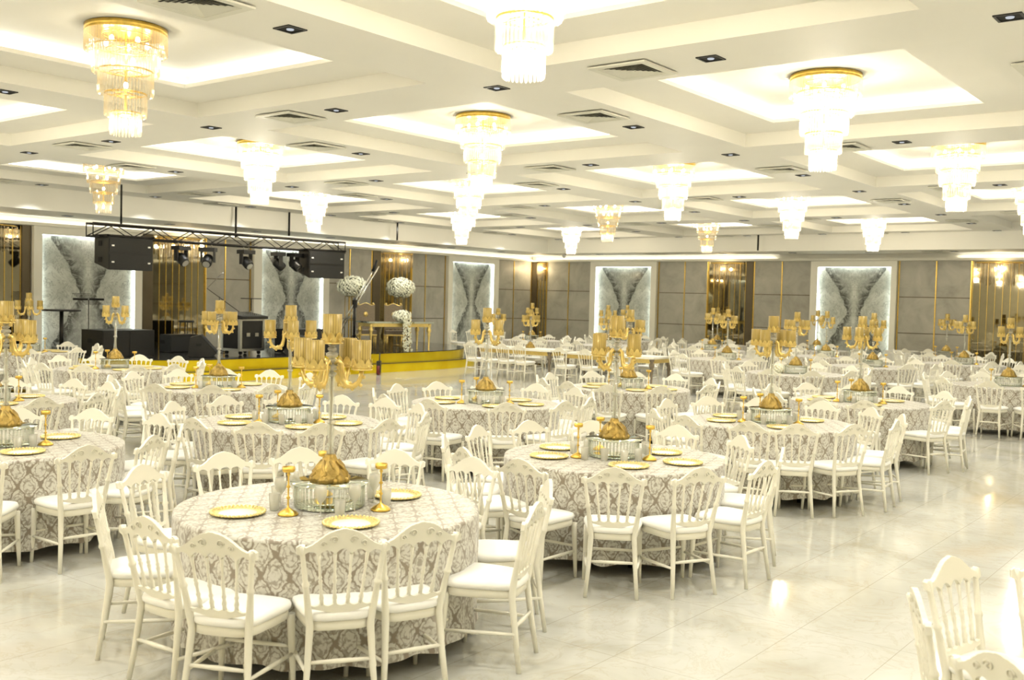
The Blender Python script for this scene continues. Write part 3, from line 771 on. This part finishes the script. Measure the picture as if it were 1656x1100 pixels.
def place_label(items, centre):
    """items: list of (x, y); gives 'near side, third from left' for each, as seen from the camera"""
    dc = px((centre[0], centre[1], .8))
    info = []
    for k, (x, y) in enumerate(items):
        p = px((x, y, .8)); near = Vector((x - centre[0], y - centre[1], 0)).dot(Fw) < 0
        info.append((near, p[0], k))
    out = {}
    for side in (True, False):
        g = sorted([t for t in info if t[0] == side], key=lambda t: t[1])
        for r, (_, _, k) in enumerate(g): out[k] = ('near' if side else 'far', ordn(r, len(g)))
    return out
def deg(*a): return [radians(v) for v in a]
D12 = lambda o: [o + 30 * k for k in range(12)]
D10 = lambda o: [o + 36 * k for k in range(10)]
TABLES = [  # x, y, chair angles, description, candelabra?, far?
 (-4.60, 4.15, [(-125, 1.31), (-87, 1.28), (-64, 1.39), (-40, 1.25), (-18, 1.21), (18, 1.32), (50, 1.36), (88, 1.36), (117, 1.38), (149, 1.42), (171, 1.40), (-159, 1.37)], 'the foremost damask table', 1),
 (-4.45, 7.12, [-112, (-86, 1.42), (-58, 1.46), (-34, 1.44), (-9, 1.41), 26, (60, 1.22), (94, 1.25), (131, 1.22), (157, 1.31), -172, -142], 'the second table of right aisle', 1),
 (-8.25, 3.95, [-125, -98, -66, -32, -2, 24, 58, 90, 124, 150, 178, -152], 'the front table at left edge', 1),
 (-7.95, 6.62, [-120, (-83, 1.22), (-54, 1.22), (-28, 1.32), 2, 30, 64, 92, 116, 145, 170, (-153, 1.28)], 'the table behind the foremost one', 1),
 (-4.56, 10.50, [-130, -104, -75, -54, -30, 0, 27, 58, 89, 118, 147, 176], 'the third table of right aisle', 1),
 (-7.88, 9.62, [-110, -80, -42, -12, 14, 44, 70, 100, 130, 158, -172, -142], 'the centre table by dance floor', 1),
 (-4.70, 13.74, [-118, -90, -68, -24, 0, 24, 54, 84, 114, 144, 172, -150], 'the fourth table of right aisle', 1),
 (-7.88, 12.97, [-100, -72, -38, -5, 25, 55, 88, 118, 148, -172, -150, -126], 'the second centre table', 1),
 (-11.45, 8.32, D12(-100), 'the table nearest the gold stage', 1),
 (-15.10, 8.98, D12(-110), 'the table before the subwoofers', 1),
 (-11.55, 5.35, D12(-95), 'the second table at left edge', 1),
 (-19.85, 9.95, D10(-100), 'the table nearest the left wall', 1),
 (-7.55, 18.46, D12(-85), 'the table with a flower ball', 2),
 (-3.95, 18.95, D12(-92), 'the table at right picture edge', 2),
 (-7.35, 22.2, D10(-80), 'the centre-right table in fourth row', 2),
 (-10.5, 21.6, D10(-70), 'the table right of rectangular ones', 2),
 (-6.3, 25.5, D10(-90), 'the table before the right mirror', 2),
 (-9.6, 25.4, D10(-75), 'the table before right marble panel', 2),
 (-12.9, 25.6, D10(-85), 'the table before the back mirror', 2),
 (-15.95, 25.0, D10(-95), 'the table before the middle marble', 2),
 (-4.0, 22.3, D10(-100), 'the rear table at picture edge', 2),
 (-11.2, 28.9, D10(-90), 'the last table under right marble', 2),
 (-14.4, 28.9, D10(-80), 'the last table under the mirror', 2),
 (-17.5, 28.6, D10(-85), 'the last table under middle marble', 2),
 (-7.6, 28.9, D10(-95), 'the last table under right panels', 2),
 (-19.0, 25.4, D10(-75), 'the table nearest the room corner', 2),
]
rnd = random.Random(11)
allp = []
for ti, (tx, ty, angs, desc, lvl) in enumerate(TABLES):
    farr = lvl == 2
    if ti < 9: KRT.put((tx, ty, 0), rnd.random(), 'folding table with dark legs under the cloth of ' + desc, 'table', 'round banquet tables')
    cl = cloths[ti % 3].put((tx, ty, 0), rnd.uniform(0, 6), 'grey damask cloth covering ' + desc, 'tablecloth', 'damask tablecloths')
    items = []
    for a in angs:
        a, rc = a if isinstance(a, tuple) else (a, 0)
        a = radians(a + (rnd.uniform(-3, 3) if len(angs) == 10 or farr else rnd.uniform(-1.5, 1.5))); R_ = (rc - .27) if rc else 1.075 + rnd.uniform(-.03, .06)
        x, y = tx + R_ * cos(a), ty + R_ * sin(a); items.append((x, y, a + pi + rnd.uniform(-.12, .12)))
    pl = place_label([(x, y) for x, y, _ in items], (tx, ty))
    for k, (x, y, f) in enumerate(items):
        if not inview((x, y, .7), 60) or y > 31.6: continue
        sd, o_ = pl[k]
        put_chair(x, y, f, 'white chair, %s side of %s, %s' % (sd, desc, o_), 'white spindle-back chairs at the round tables', farr)
    if not inview((tx, ty, 1.2), 40): continue
    # view-aligned axes on the table
    fx = Vector((tx, ty, 0)).normalized(); rx = Vector((fx.y, -fx.x, 0))
    T_ = lambda r, f: (tx + rx.x * r + fx.x * f, ty + rx.y * r + fx.y * f, .772)
    KST.put((tx, ty, .772), 0, 'round mirrored glass stand at centre of ' + desc, 'stand', 'mirrored centrepiece stands')
    KCA.put((tx, ty, .922), atan2(rx.y, rx.x) + [.28, 0, .2, .9, .35, .0, .6, .15][ti % 8], 'gold five-cup candelabra on ' + desc, 'candelabra', 'gold candelabras')
    cs = [(-.29, -.16, 'left'), (.29, -.14, 'right'), (-.12, .32, 'rear')] if lvl == 1 else [(-.27, -.05, 'left'), (.27, -.05, 'right')]
    if ti == 0: cs = [(-.235, -.25, 'left'), (.30, -.15, 'right'), (-.04, .33, 'rear')]
    for r, f, w in cs: KCS.put(T_(r, f), 0, 'small gold candlestick, %s one on %s' % (w, desc), 'candlestick', 'gold candlesticks')
    if lvl == 1:
        cp = [(-.52, -.2), (.42, .26), (.12, -.52), (-.48, .30), (.55, -.25)][: (3 if ti == 0 else 4 + ti % 2)]
        pl = place_label([T_(*c)[:2] for c in cp], (tx, ty))
        for k, c in enumerate(cp): KCP.put(T_(*c), 0, 'gold-rimmed charger plate, %s side of %s, %s' % (pl[k][0], desc, pl[k][1]), 'plate', 'gold-rimmed charger plates')
        gl = []
        if ti < 9:
            ng = 14 if ti == 0 else (10 if ti in (1, 3, 4) else 6)
            for k in range(ng):
                a = -pi / 2 + (k - (ng - 1) / 2) * (2 * pi / 18 if ti == 0 else .5); rr = .29 + (.05 if k % 2 else 0)
                gl.append((rr * cos(a), rr * sin(a)))
        gl = [g for g in gl if all((g[0] - r) ** 2 + (g[1] - f) ** 2 > .008 for r, f, _ in cs)]
        pl = place_label([T_(*c)[:2] for c in gl], (tx, ty)) if gl else {}
        for k, c in enumerate(gl):
            kk = KGO if ti == 0 and k % 2 == 0 else KTU
            kk.put(T_(*c), 0, 'clear %s, %s side of %s, %s' % ('goblet' if kk is KGO else 'tumbler', pl[k][0], desc, pl[k][1]), 'glass', 'clear drinking glasses around the stands')

# flower pieces on two tables
o = blob_ball('flower_ball', .10, 60, None, .9, .03, 4).build('flower_ball', [M['goldp'], M['petal']]); o.location = (-7.75, 18.15, .86); tag(o, 'small pale flower ball beside candelabra base at centre right', 'flowers')

# rectangular silver tables with turned legs
def rect_table(cx, cy, L, D_, rz, desc, base=0, h=.77, legmat='velvet', topmat='wallw'):
    root = empty('rectangular_table', (cx, cy, base), rz); tag(root, desc, 'table')
    mb = MB().box((0, 0, h - .02), (L, D_, .04)); mb.box((0, 0, h + .003), (L - .1, D_ - .1, .006)); mb.build('tabletop', M[topmat], root)
    mb = MB()
    mb.box((0, D_ / 2 - .08, h - .09), (L - .2, .03, .1)); mb.box((0, -D_ / 2 + .08, h - .09), (L - .2, .03, .1)); mb.box((L / 2 - .08, 0, h - .09), (.03, D_ - .2, .1)); mb.box((-L / 2 + .08, 0, h - .09), (.03, D_ - .2, .1))
    mb.build('apron', M['goldp'], root)
    for sx in (-1, 1):
        for sy in (-1, 1):
            MB().lathe([(.018, 0), (.03, .015), (.02, .03), (.028, .3), (.034, .42), (.05, .46), (.035, .5), (.06, .55), (.066, .6), (.04, .65), (.055, .68), (.06, h - .04)], 14, (sx * (L / 2 - .1), sy * (D_ / 2 - .1), 0)).build('leg', [M['goldp'], M[legmat]][0 if legmat == 'goldp' else 1], root)
    return root
rect_table(-16.1, 21.15, 2.5, 1.0, 0, 'long white-topped table with turned legs before the corner')
rect_table(-13.05, 20.9, 2.6, 1.0, 0, 'white-topped table with pinkish turned legs, right of the long one')
k = 0
gr = 'white spindle-back chairs at the rectangular tables'
for (x, y, f, lab) in [(-17.02, 20.35, 90, 'near side of long white table, leftmost'), (-16.46, 20.3, 90, 'near side of long white table, second from left'), (-15.93, 20.32, 90, 'near side of long white table, second from right'), (-15.38, 20.3, 90, 'near side of long white table, rightmost'),
                       (-14.0, 20.1, 90, 'near side of pink-legged table, left'), (-13.3, 20.15, 90, 'near side of pink-legged table, middle'), (-12.5, 20.1, 90, 'near side of pink-legged table, right'),
                       (-16.95, 22.05, -90, 'far side of long white table, left'), (-16.4, 22.0, -90, 'far side of long white table, middle'), (-15.5, 22.05, -90, 'far side of long white table, right'), (-13.5, 21.8, -90, 'far side of pink-legged table, left'), (-12.7, 21.8, -90, 'far side of pink-legged table, right')]:
    put_chair(x, y, radians(f), 'white chair, ' + lab, gr, True)
for (x, y, f, lab) in [(-23.35, 26.9, 0, 'left of three against the stage-end wall'), (-23.3, 27.75, -20, 'middle of three against the stage-end wall'), (-22.7, 28.5, -40, 'right of three against the stage-end wall')]:
    put_chair(x, y, radians(f), 'white chair, ' + lab, 'white chairs by the wall', True)
for (x, y, f, lab) in [(-.965, 4.825, -15, 'blurred at lower right, facing away to the right'), (-.94, 4.35, 25, 'seen edge-on at lower right corner'), (-.60, 3.86, 60, 'cut by the bottom right picture edge'), (-.71, 5.08, -60, 'cut by the right picture edge')]:
    put_chair(x, y, radians(f), 'white chair, ' + lab, 'white chairs at lower right corner')
KCA.put((-15.9, 21.2, .776), .3, 'gold five-cup candelabra on the long white table', 'candelabra', 'gold candelabras')
KCA.put((-13.3, 20.9, .776), .1, 'gold five-cup candelabra on the pink-legged table', 'candelabra', 'gold candelabras')
KCA.put((-17.0, 21.2, .776), .8, 'second gold candelabra on the long white table, further left', 'candelabra', 'gold candelabras')

# ------------------------------------------------------------------ stage
def stage_outline(x0, ya, yb, ry, n=24, e=2.6, ryl=3):
    P = [(XL + .05, ya - ryl)]
    for k in range(1, n + 1):
        a = pi / 2 * k / n; P.append((XL + .05 + (x0 - XL - .05) * sin(a) ** (2 / e), ya - ryl * cos(a) ** (2 / e)))
    for k in range(n + 1):
        a = pi / 2 * (1 - k / n); P.append((XL + .05 + (x0 - XL - .05) * sin(a) ** (2 / e) if a > 0 else XL + .05, yb + ry * max(0, cos(a)) ** (2 / e)))
    return P
root = empty('stage', (-21.5, 17, 0)); tag(root, 'curved two-step stage with dark gloss top and gold mirror risers', 'stage')
def stage_step(P, z0, z1, nm, lip):
    n = len(P); mb = MB()
    mb.add([(x, y, z0) for x, y in P] + [(x, y, z1 - .02) for x, y in P], [(k, (k + 1) % n, n + (k + 1) % n, n + k) for k in range(n)], 0, True)
    o = mb.build('gold_riser', M['goldstep'], root); o.location = (21.5, -17, 0)
    P2 = [(x + (.02 if x > XL + .1 else 0), y) for x, y in P]; mb = MB()
    mb.add([(x, y, z1 - .02) for x, y in P2] + [(x, y, z1) for x, y in P2], [(k, (k + 1) % n, n + (k + 1) % n, n + k) for k in range(n)] + [tuple(range(n, 2 * n)), tuple(range(n))[::-1]])
    o = mb.build('stage_top', M['stagetop'], root); o.location = (21.5, -17, 0)
stage_step(stage_outline(-19.25, 14.6, 21.0, 4.9, ryl=3.5, e=2.25), 0, .25, '', 0)
stage_step(stage_outline(-19.6, 14.6, 21.0, 4.4, ryl=3.1, e=2.25), .25, .50, '', 0)
ZT = .5
# truss
def truss():
    root = empty('lighting_truss', (-19.66, 14.5, 3.12)); tag(root, 'black lattice lighting truss hanging above the stage', 'truss')
    y0, y1 = -3.4, 3.5; w, h = .26, .26
    for sx in (-1, 1):
        MB().tube([(sx * w / 2, y0, 0), (sx * w / 2, y1, 0)], .026, 8).build('chord', M['blackm'], root)
        MB().tube([(sx * w / 2, y0, h), (sx * w / 2, y1, h)], .026, 8).build('chord', M['blackm'], root)
    mb = MB(); n = 14
    for k in range(n):
        a, b = y0 + (y1 - y0) * k / n, y0 + (y1 - y0) * (k + 1) / n; z0, z1 = (0, h) if k % 2 == 0 else (h, 0)
        for sx in (-1, 1): mb.tube([(sx * w / 2, a, z0), (sx * w / 2, b, z1)], .011, 6)
        mb.tube([(-w / 2, a, 0), (w / 2, b, 0)], .009, 5); mb.tube([(-w / 2, b, h), (w / 2, a, h)], .009, 5)
    for y in (y0, y1):
        for z in (0, h): mb.tube([(-w / 2, y, z), (w / 2, y, z)], .012, 5)
        for sx in (-1, 1): mb.tube([(sx * w / 2, y, 0), (sx * w / 2, y, h)], .012, 5)
    mb.build('lacing', M['blackm'], root)
    mb = MB()
    for y in (-2.7,): mb.tube([(0, y, h), (0, y, ZB - 3.12)], .02, 6)
    mb.build('hanger', M['blackm'], root)
truss()
def line_array(y, lab, rz=0):
    root = empty('line_array_speaker', (-19.45, y, 2.44), rz); tag(root, lab, 'loudspeaker', 'hanging line array speakers')
    for k in range(2):
        z0 = .335 * (1 - k); cab = MB(); W2 = .5; sk = -.06 * k
        # cabinet: deep box narrowing to the back, local +x is the grille side
        V = [(.25, -W2, z0), (.25, W2, z0), (-.28, W2, z0 + .14 * k), (-.28, -W2, z0 + .14 * k), (.25, -W2, z0 + .335), (.25, W2, z0 + .335), (-.28, W2, z0 + .335), (-.28, -W2, z0 + .335)]
        cab.add(V, [(3, 2, 1, 0), (4, 5, 6, 7), (0, 1, 5, 4), (1, 2, 6, 5), (2, 3, 7, 6), (3, 0, 4, 7)])
        cb_ = cab.build('cabinet', M['black'], root)
        MB().bx(.252, .265, -W2 + .02, W2 - .02, z0 + .025, z0 + .31).build('grille', M['grille'], cb_)
        mb = MB()
        for yy in (-W2 + .09, W2 - .09): mb.box((.27, yy, z0 + .16), (.008, .055, .03))
        mb.build('badge', M['white'], cb_)
        MB().bx(-.12, .0, -W2 - .012, -W2, z0 + .15, z0 + .26).build('handle', M['dark'], cb_)
    mb = MB().box((0, 0, .70), (.5, 1.1, .035)); mb.box((0, -.5, .69), (.5, .04, .06)); mb.box((0, .5, .69), (.5, .04, .06))
    mb.build('fly_frame', M['blackm'], root)
line_array(11.75, 'black two-box line array speaker at left end of truss')
line_array(17.15, 'black two-box line array speaker at right end of truss', -.2)
# moving heads
root = empty('moving_head_light')
MB().box((0, 0, -.11), (.24, .36, .09)).build('head_base', M['black'], root)
mb = MB().box((0, .145, -.27), (.1, .03, .26)); mb.box((0, -.145, -.27), (.1, .03, .26)); mb.build('yoke', M['black'], root)
hd = MB().tube([(-.10, 0, -.26), (-.05, 0, -.30), (.10, 0, -.42), (.13, 0, -.445)], [.07, .115, .115, .10], 16).build('lamp_head', M['black'], root)
MB().tube([(.132, 0, -.447), (.14, 0, -.453)], .08, 14).build('lens', M['steel'], hd)
mb = MB().tube([(0, .08, -.06), (0, .08, .02)], .012, 6); mb.tube([(0, -.08, -.06), (0, -.08, .02)], .012, 6); mb.build('clamp', M['steel'], root)
KM = Kind(root)
for y, rz, w in ((13.25, .2, 'first from left, lens towards the hall'), (13.95, -.9, 'second from left, seen half from behind'), (15.0, .1, 'third from left, in front of grey panel'), (15.95, 1.3, 'fourth from left, tilted down'), (16.45, .4, 'fifth from left, beside right speaker')):
    KM.put((-19.66, y, 3.10), rz, 'black moving head light, ' + w, 'stage light', 'moving head lights on the truss')
def spk_box(name, x, y, d, w, h, rz, lab, grp=None, n=2):
    root = empty(name, (x, y, ZT), rz); tag(root, lab, 'loudspeaker', grp)
    MB().box((0, 0, h / 2 + .01), (d, w, h)).build('cabinet', M['black'], root)
    for k in range(n): MB().box((d / 2 + .006, (k - (n - 1) / 2) * w / n, h / 2 + .01), (.012, w / n - .03, h - .05)).build('grille', M['grille'], root)
    mb = MB(); mb.box((-.1, -w / 2 - .004, h * .6), (.16, .008, .09)); mb.build('handle', M['dark'], root)
spk_box('subwoofer', -21.65, 12.95, .9, 1.3, .60, 0, 'wide black subwoofer on stage left in front of marble panel', n=2)
spk_box('subwoofer', -20.6, 17.55, .8, 1.2, .62, .1, 'wide black subwoofer right of the flight case', n=2)
spk_box('floor_loudspeaker', -22.3, 15.0, .45, .8, .44, 0, 'low black cabinet behind the wedge monitor', n=1)
def wedge(x, y, rz, lab, s=1):
    root = empty('wedge_monitor', (x, y, ZT), rz); tag(root, lab, 'stage monitor', 'wedge stage monitors')
    mb = MB(); w = .36 * s; P = [(-.28 * s, .01), (.26 * s, .01), (.33 * s, .10 * s), (-.02 * s, .50 * s), (-.24 * s, .44 * s)]
    mb.add([(a, -w, b) for a, b in P] + [(a, w, b) for a, b in P], [(0, 1, 2, 3, 4), (9, 8, 7, 6, 5)] + [(k + 5, (k + 1) % 5 + 5, (k + 1) % 5, k) for k in range(5)])
    mb.build('cabinet', M['black'], root)
    g = MB(); n_ = Vector((.40, 0, .35)).normalized() * .008
    g.add([(.32 * s + n_.x, -w + .03, .115 * s + n_.z), (.32 * s + n_.x, w - .03, .115 * s + n_.z), (-.01 * s + n_.x, w - .03, .49 * s + n_.z), (-.01 * s + n_.x, -w + .03, .49 * s + n_.z)], [(0, 1, 2, 3)])
    g.build('grille', M['grille'], root)
    MB().box((-.05, -w - .004, .28 * s), (.12, .008, .06)).build('handle', M['dark'], root)
wedge(-20.55, 14.45, .9, 'black wedge monitor at stage front, left of flight case', 1.05)
wedge(-20.0, 16.9, -2.4, 'black wedge monitor partly behind the candelabra')
# flight case with mixer
root = empty('flight_case', (-20.85, 15.85, ZT), .1); tag(root, 'black flight case on castors with silver edges on stage', 'flight case')
MB().box((0, 0, .50), (.62, .78, .74)).build('case_body', M['black'], root)
mb = MB()
for sx in (-1, 1):
    for sy in (-1, 1): mb.box((sx * .30, sy * .375, .5), (.07, .07, .77))
    for z in (.125, .875): mb.box((sx * .30, 0, z), (.07, .78, .06)); mb.box((0, sx * .375, z), (.62, .07, .06))
mb.build('edge_trim', M['steel'], root)
for y in (-.14, .14): MB().box((.338, y, .5), (.012, .11, .09)).build('latch', M['steel'], root)
for sx in (-1, 1):
    for sy in (-1, 1): MB().tube([(sx * .24, sy * .3 - .02, .055), (sx * .24, sy * .3 + .02, .055)], .05, 12).tube([(sx * .24, sy * .3, .1), (sx * .24, sy * .3, .13)], .03, 8).build('castor', M['blackm'], root)
root = empty('mixing_desk', (-20.75, 15.85, ZT + .885), .25); tag(root, 'dark mixing desk lying on the flight case', 'mixing desk')
mb = MB(); mb.add([(-.3, -.5, 0), (.3, -.5, 0), (.3, .5, 0), (-.3, .5, 0), (-.3, -.5, .17), (.3, -.5, .07), (.3, .5, .07), (-.3, .5, .17)], [(3, 2, 1, 0), (4, 5, 6, 7), (0, 1, 5, 4), (1, 2, 6, 5), (2, 3, 7, 6), (3, 0, 4, 7)]); mb.build('desk_body', M['black'], root)
mb = MB()
for a in range(12):
    for b_ in range(4): mb.lathe([(.012, 0), (.01, .015)], 6, (-.2 + b_ * .12, -.42 + a * .075, .155 - b_ * .02))
mb.build('knobs', M['steel'], root)
mb = MB().tube([(0, 0, .12), (0, 0, .42)], .012, 6); mb.box((0, 0, .43), (.3, .42, .02)); o = mb.build('desk_lamp', M['blackm']); o.location = (-21.0, 16.2, ZT + .96); tag(o, 'small dark tray on a post above the mixing desk', 'tray')
# mic stand with boom
root = empty('microphone_stand', (-21.9, 15.9, ZT)); tag(root, 'microphone stand with boom rising behind the mixing desk', 'microphone stand')
mb = MB()
for a in (0, 2.1, 4.2): mb.tube([(0, 0, .05), (.32 * cos(a), .32 * sin(a), .01)], .01, 6)
mb.build('tripod_base', M['blackm'], root); MB().tube([(0, 0, .05), (.0, 0, 1.42)], .011, 6).build('pole', M['blackm'], root)
MB().tube([(.25, .5, 1.0), (-.25, -.2, 1.62), (-.1, .1, 1.98)], .009, 6).build('boom', M['blackm'], root)
MB().tube([(-.1, .1, 1.98), (-.08, .17, 2.04)], [.012, .026], 8).build('microphone', M['steel'], root)
# lectern / music stand and bar table at left
root = empty('music_stand', (-22.6, 12.75, ZT), .4); tag(root, 'black slatted music stand in front of left marble panel', 'music stand')
mb = MB()
for a in (.3, 2.4, 4.5): mb.tube([(0, 0, .12), (.28 * cos(a), .28 * sin(a), .01)], .012, 6)
mb.build('tripod_base', M['blackm'], root); MB().tube([(0, 0, .05), (0, 0, 1.28)], .012, 6).build('pole', M['blackm'], root)
mb = MB(); d = Vector((.5, 0, .5)).normalized()
for k in range(9): mb.box((-.2 + k * .045, 0, 1.42 - k * .03), (.028, .6, .012))
mb.box((0, .29, 1.29), (.4, .02, .05)); mb.box((0, -.29, 1.29), (.4, .02, .05)); mb.build('desk', M['blackm'], root)
root = empty('bar_table', (-22.9, 12.25, ZT)); tag(root, 'black high bar table beside the music stand', 'table')
MB().lathe([(.42, 1.0), (.43, 1.02), (.42, 1.04)], 28).build('tabletop', M['blackm'], root); MB().tube([(0, 0, .03), (0, 0, 1.0)], .045, 10).build('pole', M['black'], root); MB().lathe([(.3, 0), (.28, .02), (.05, .04)], 20).build('foot', M['black'], root)
root = empty('bar_stool', (-23.1, 15.75, ZT)); tag(root, 'round black bar stool in front of the mirror', 'stool')
MB().lathe([(.19, .72), (.2, .74), (.19, .77)], 20).build('seat', M['black'], root)
for k in range(4):
    a = pi / 4 + k * pi / 2; MB().tube([(.15 * cos(a), .15 * sin(a), .72), (.2 * cos(a), .2 * sin(a), 0)], .012, 6).build('leg', M['blackm'], root)
MB().tube([(.185 * cos(2 * pi * k / 20), .185 * sin(2 * pi * k / 20), .25) for k in range(20)], .009, 6, closed=True).build('foot_ring', M['steel'], root)
# tall flower stands
def flower_stand(x, y, hz, lab, seed):
    root = empty('flower_stand', (x, y, ZT)); tag(root, lab, 'flower stand', 'tall white flower balls')
    mb = MB()
    for k in range(4):
        a = pi / 4 + k * pi / 2; mb.tube([(.2 * cos(a), .2 * sin(a), 0), (.2 * cos(a), .2 * sin(a), hz - .3)], .012, 6)
    for z in (.02, .8, hz - .3): mb.tube([(.2 * cos(pi / 4 + k * pi / 2), .2 * sin(pi / 4 + k * pi / 2), z) for k in range(4)], .012, 6, closed=True)
    mb.build('gold_frame', M['goldold'], root)
    o = blob_ball('flowers', .42, 300, None, .72, .047, seed).build('flowers', [M['leaf'], M['petal']], root); o.location = (0, 0, hz)
flower_stand(-22.4, 20.95, 1.80, 'tall stand with white flower ball behind the diagonal boom', 5)
flower_stand(-22.1, 22.7, 1.80, 'tall stand with white flower ball above right throne chair', 6)
# stage table, thrones, cascade
rect_table(-20.35, 20.7, 2.0, .95, radians(70), 'ornate gold-legged bridal table on stage', ZT, .82, 'goldp', 'silver')
def throne(x, y, rz, lab):
    root = empty('throne_chair', (x, y, ZT), rz); tag(root, lab, 'chair', 'taupe high-back throne chairs')
    xs = [-.27 + .54 * k / 24 for k in range(25)]
    mb = MB().slab(xs, lambda q: 1.26 + .03 * cos(q / .27 * pi * 1.5) + .02, lambda q: .55, lambda z: -.25 - .12 * (z - .5), .09); mb.build('backrest', M['velvet'], root)
    mb = MB()
    mb.tube([(q, -.25 - .12 * (1.28 - .5), 1.285 + .03 * cos(q / .27 * pi * 1.5)) for q in xs], .014, 6)
    for s_ in (-1, 0, 1): mb.ball((s_ * .22, -.34, 1.30), .035, 8, 5)
    mb.build('carved_crest', M['goldp'], root)
    mb = MB(); mb.lathe([(.065, 0), (.05, .015), (.001, .02)], 16); o = mb.build('emblem', M['goldp'], root); o.location = (0, -.385, .98); o.rotation_euler = (pi / 2 - .1, 0, 0); o.scale = (1, 1.3, 1)
    o2 = mb.build('emblem', M['goldp'], root); o2.location = (0, -.26, .98); o2.rotation_euler = (-pi / 2 - .1, 0, 0); o2.scale = (1, 1.3, 1)
    MB().box((0, 0, .47), (.54, .52, .12)).build('seat', M['velvet'], root); MB().box((0, 0, .40), (.56, .54, .04)).build('seat_frame', M['goldp'], root)
    for sx in (-1, 1):
        for sy in (-1, 1): MB().tube([(sx * .24, sy * .23, .39), (sx * .25, sy * .25, 0)], [.03, .018], 8).build('leg', M['goldp'], root)
throne(-21.55, 20.75, radians(-90 - 38), 'taupe high-back throne chair with gold emblem, left one')
throne(-21.1, 21.45, radians(-90 - 38), 'taupe high-back throne chair with gold emblem, right one')
rnd = random.Random(5)
root = empty('flower_cascade', (-19.95, 20.62, ZT + .82)); tag(root, 'cascade of white orchids spilling over the bridal table front', 'flowers')
mb = blob_ball('x', .25, 70, None, .6, .055, 9); o = mb.build('bouquet', [M['leaf'], M['petal']], root); o.location = (-.05, 0, .17)
mb = MB()
for k in range(260):
    z = .1 - .95 * rnd.random(); a = rnd.uniform(-1, 1); c = Vector((.14 + rnd.uniform(0, .06) + .05 * (z < -.7), .14 * a * (1 + .3 * rnd.random()), z)); V = [c + Vector((.02, 0, .01))]
    e = Vector((rnd.uniform(-.3, .3), 1, rnd.uniform(-.3, .3))).normalized(); f = Vector((0, 0, 1)); s_ = rnd.uniform(.018, .032)
    for p in range(5): V.append(c + (e * cos(2 * pi * p / 5) + f * sin(2 * pi * p / 5)) * s_)
    mb.add(V, [(0, 1 + p, 1 + (p + 1) % 5) for p in range(5)])
mb.build('hanging_orchids', M['petal'], root)
# jib arm on a stand: long bright tubes running up to the right
root = empty('jib_stand', (-21.0, 19.75, ZT)); tag(root, 'black tripod with two slanting silver tubes and counterweight', 'jib arm')
mb = MB()
for a in (.4, 2.5, 4.6): mb.tube([(0, 0, .45), (.38 * cos(a), .38 * sin(a), .02)], .018, 6)
mb.build('tripod', M['blackm'], root); MB().tube([(0, 0, .3), (0, 0, 1.45)], .035, 8).box((0, 0, 1.3), (.1, .1, .22)).build('post', M['black'], root)
A = Vector((-.42, -.56, .08)); B = Vector((.35, .45, 2.42))
for q in (0, .12): MB().tube([A + Vector((0, q, 0)), B + Vector((0, q, -.05))], .018, 6).build('arm_tube', M['steel'], root)
MB().tube([A + Vector((-.05, 0, -.16)), A + Vector((.02, .04, .08))], .07, 12).build('counterweight', M['black'], root)
MB().tube([B - Vector((.05, .06, .2)), B + Vector((.02, .03, .12))], [.05, .035], 10).build('arm_head', M['black'], root)
# little dolly with red wheels in front of the stage steps
root = empty('wheeled_dolly', (-18.85, 18.62, 0), .7); tag(root, 'small black dolly with dark red wheels before stage step', 'dolly')
MB().box((0, 0, .2), (.1, .3, .3)).tube([(0, .1, .3), (0, .22, .55)], .015, 6).build('dolly_body', M['black'], root)
for s_ in (-1, 1): MB().tube([(-.04, s_ * .13, .12), (.04, s_ * .13, .12)], .12, 16).build('wheel', M['red'], root)
# cocktail table with gathered white skirt
root = empty('cocktail_table', (-9.4, 31.0, 0)); tag(root, 'white cocktail table with gathered skirt against back wall panels', 'table')
mb = MB().lathe([(.36, .02), (.40, .3), (.46, .7), (.47, .76)], 72, wob=lambda a, z: 1 + .03 * sin(24 * a)); mb.build('skirt', M['cush'], root); MB().lathe([(.48, .76), (.49, .775), (.48, .79)], 36).build('tabletop', M['cush'], root)
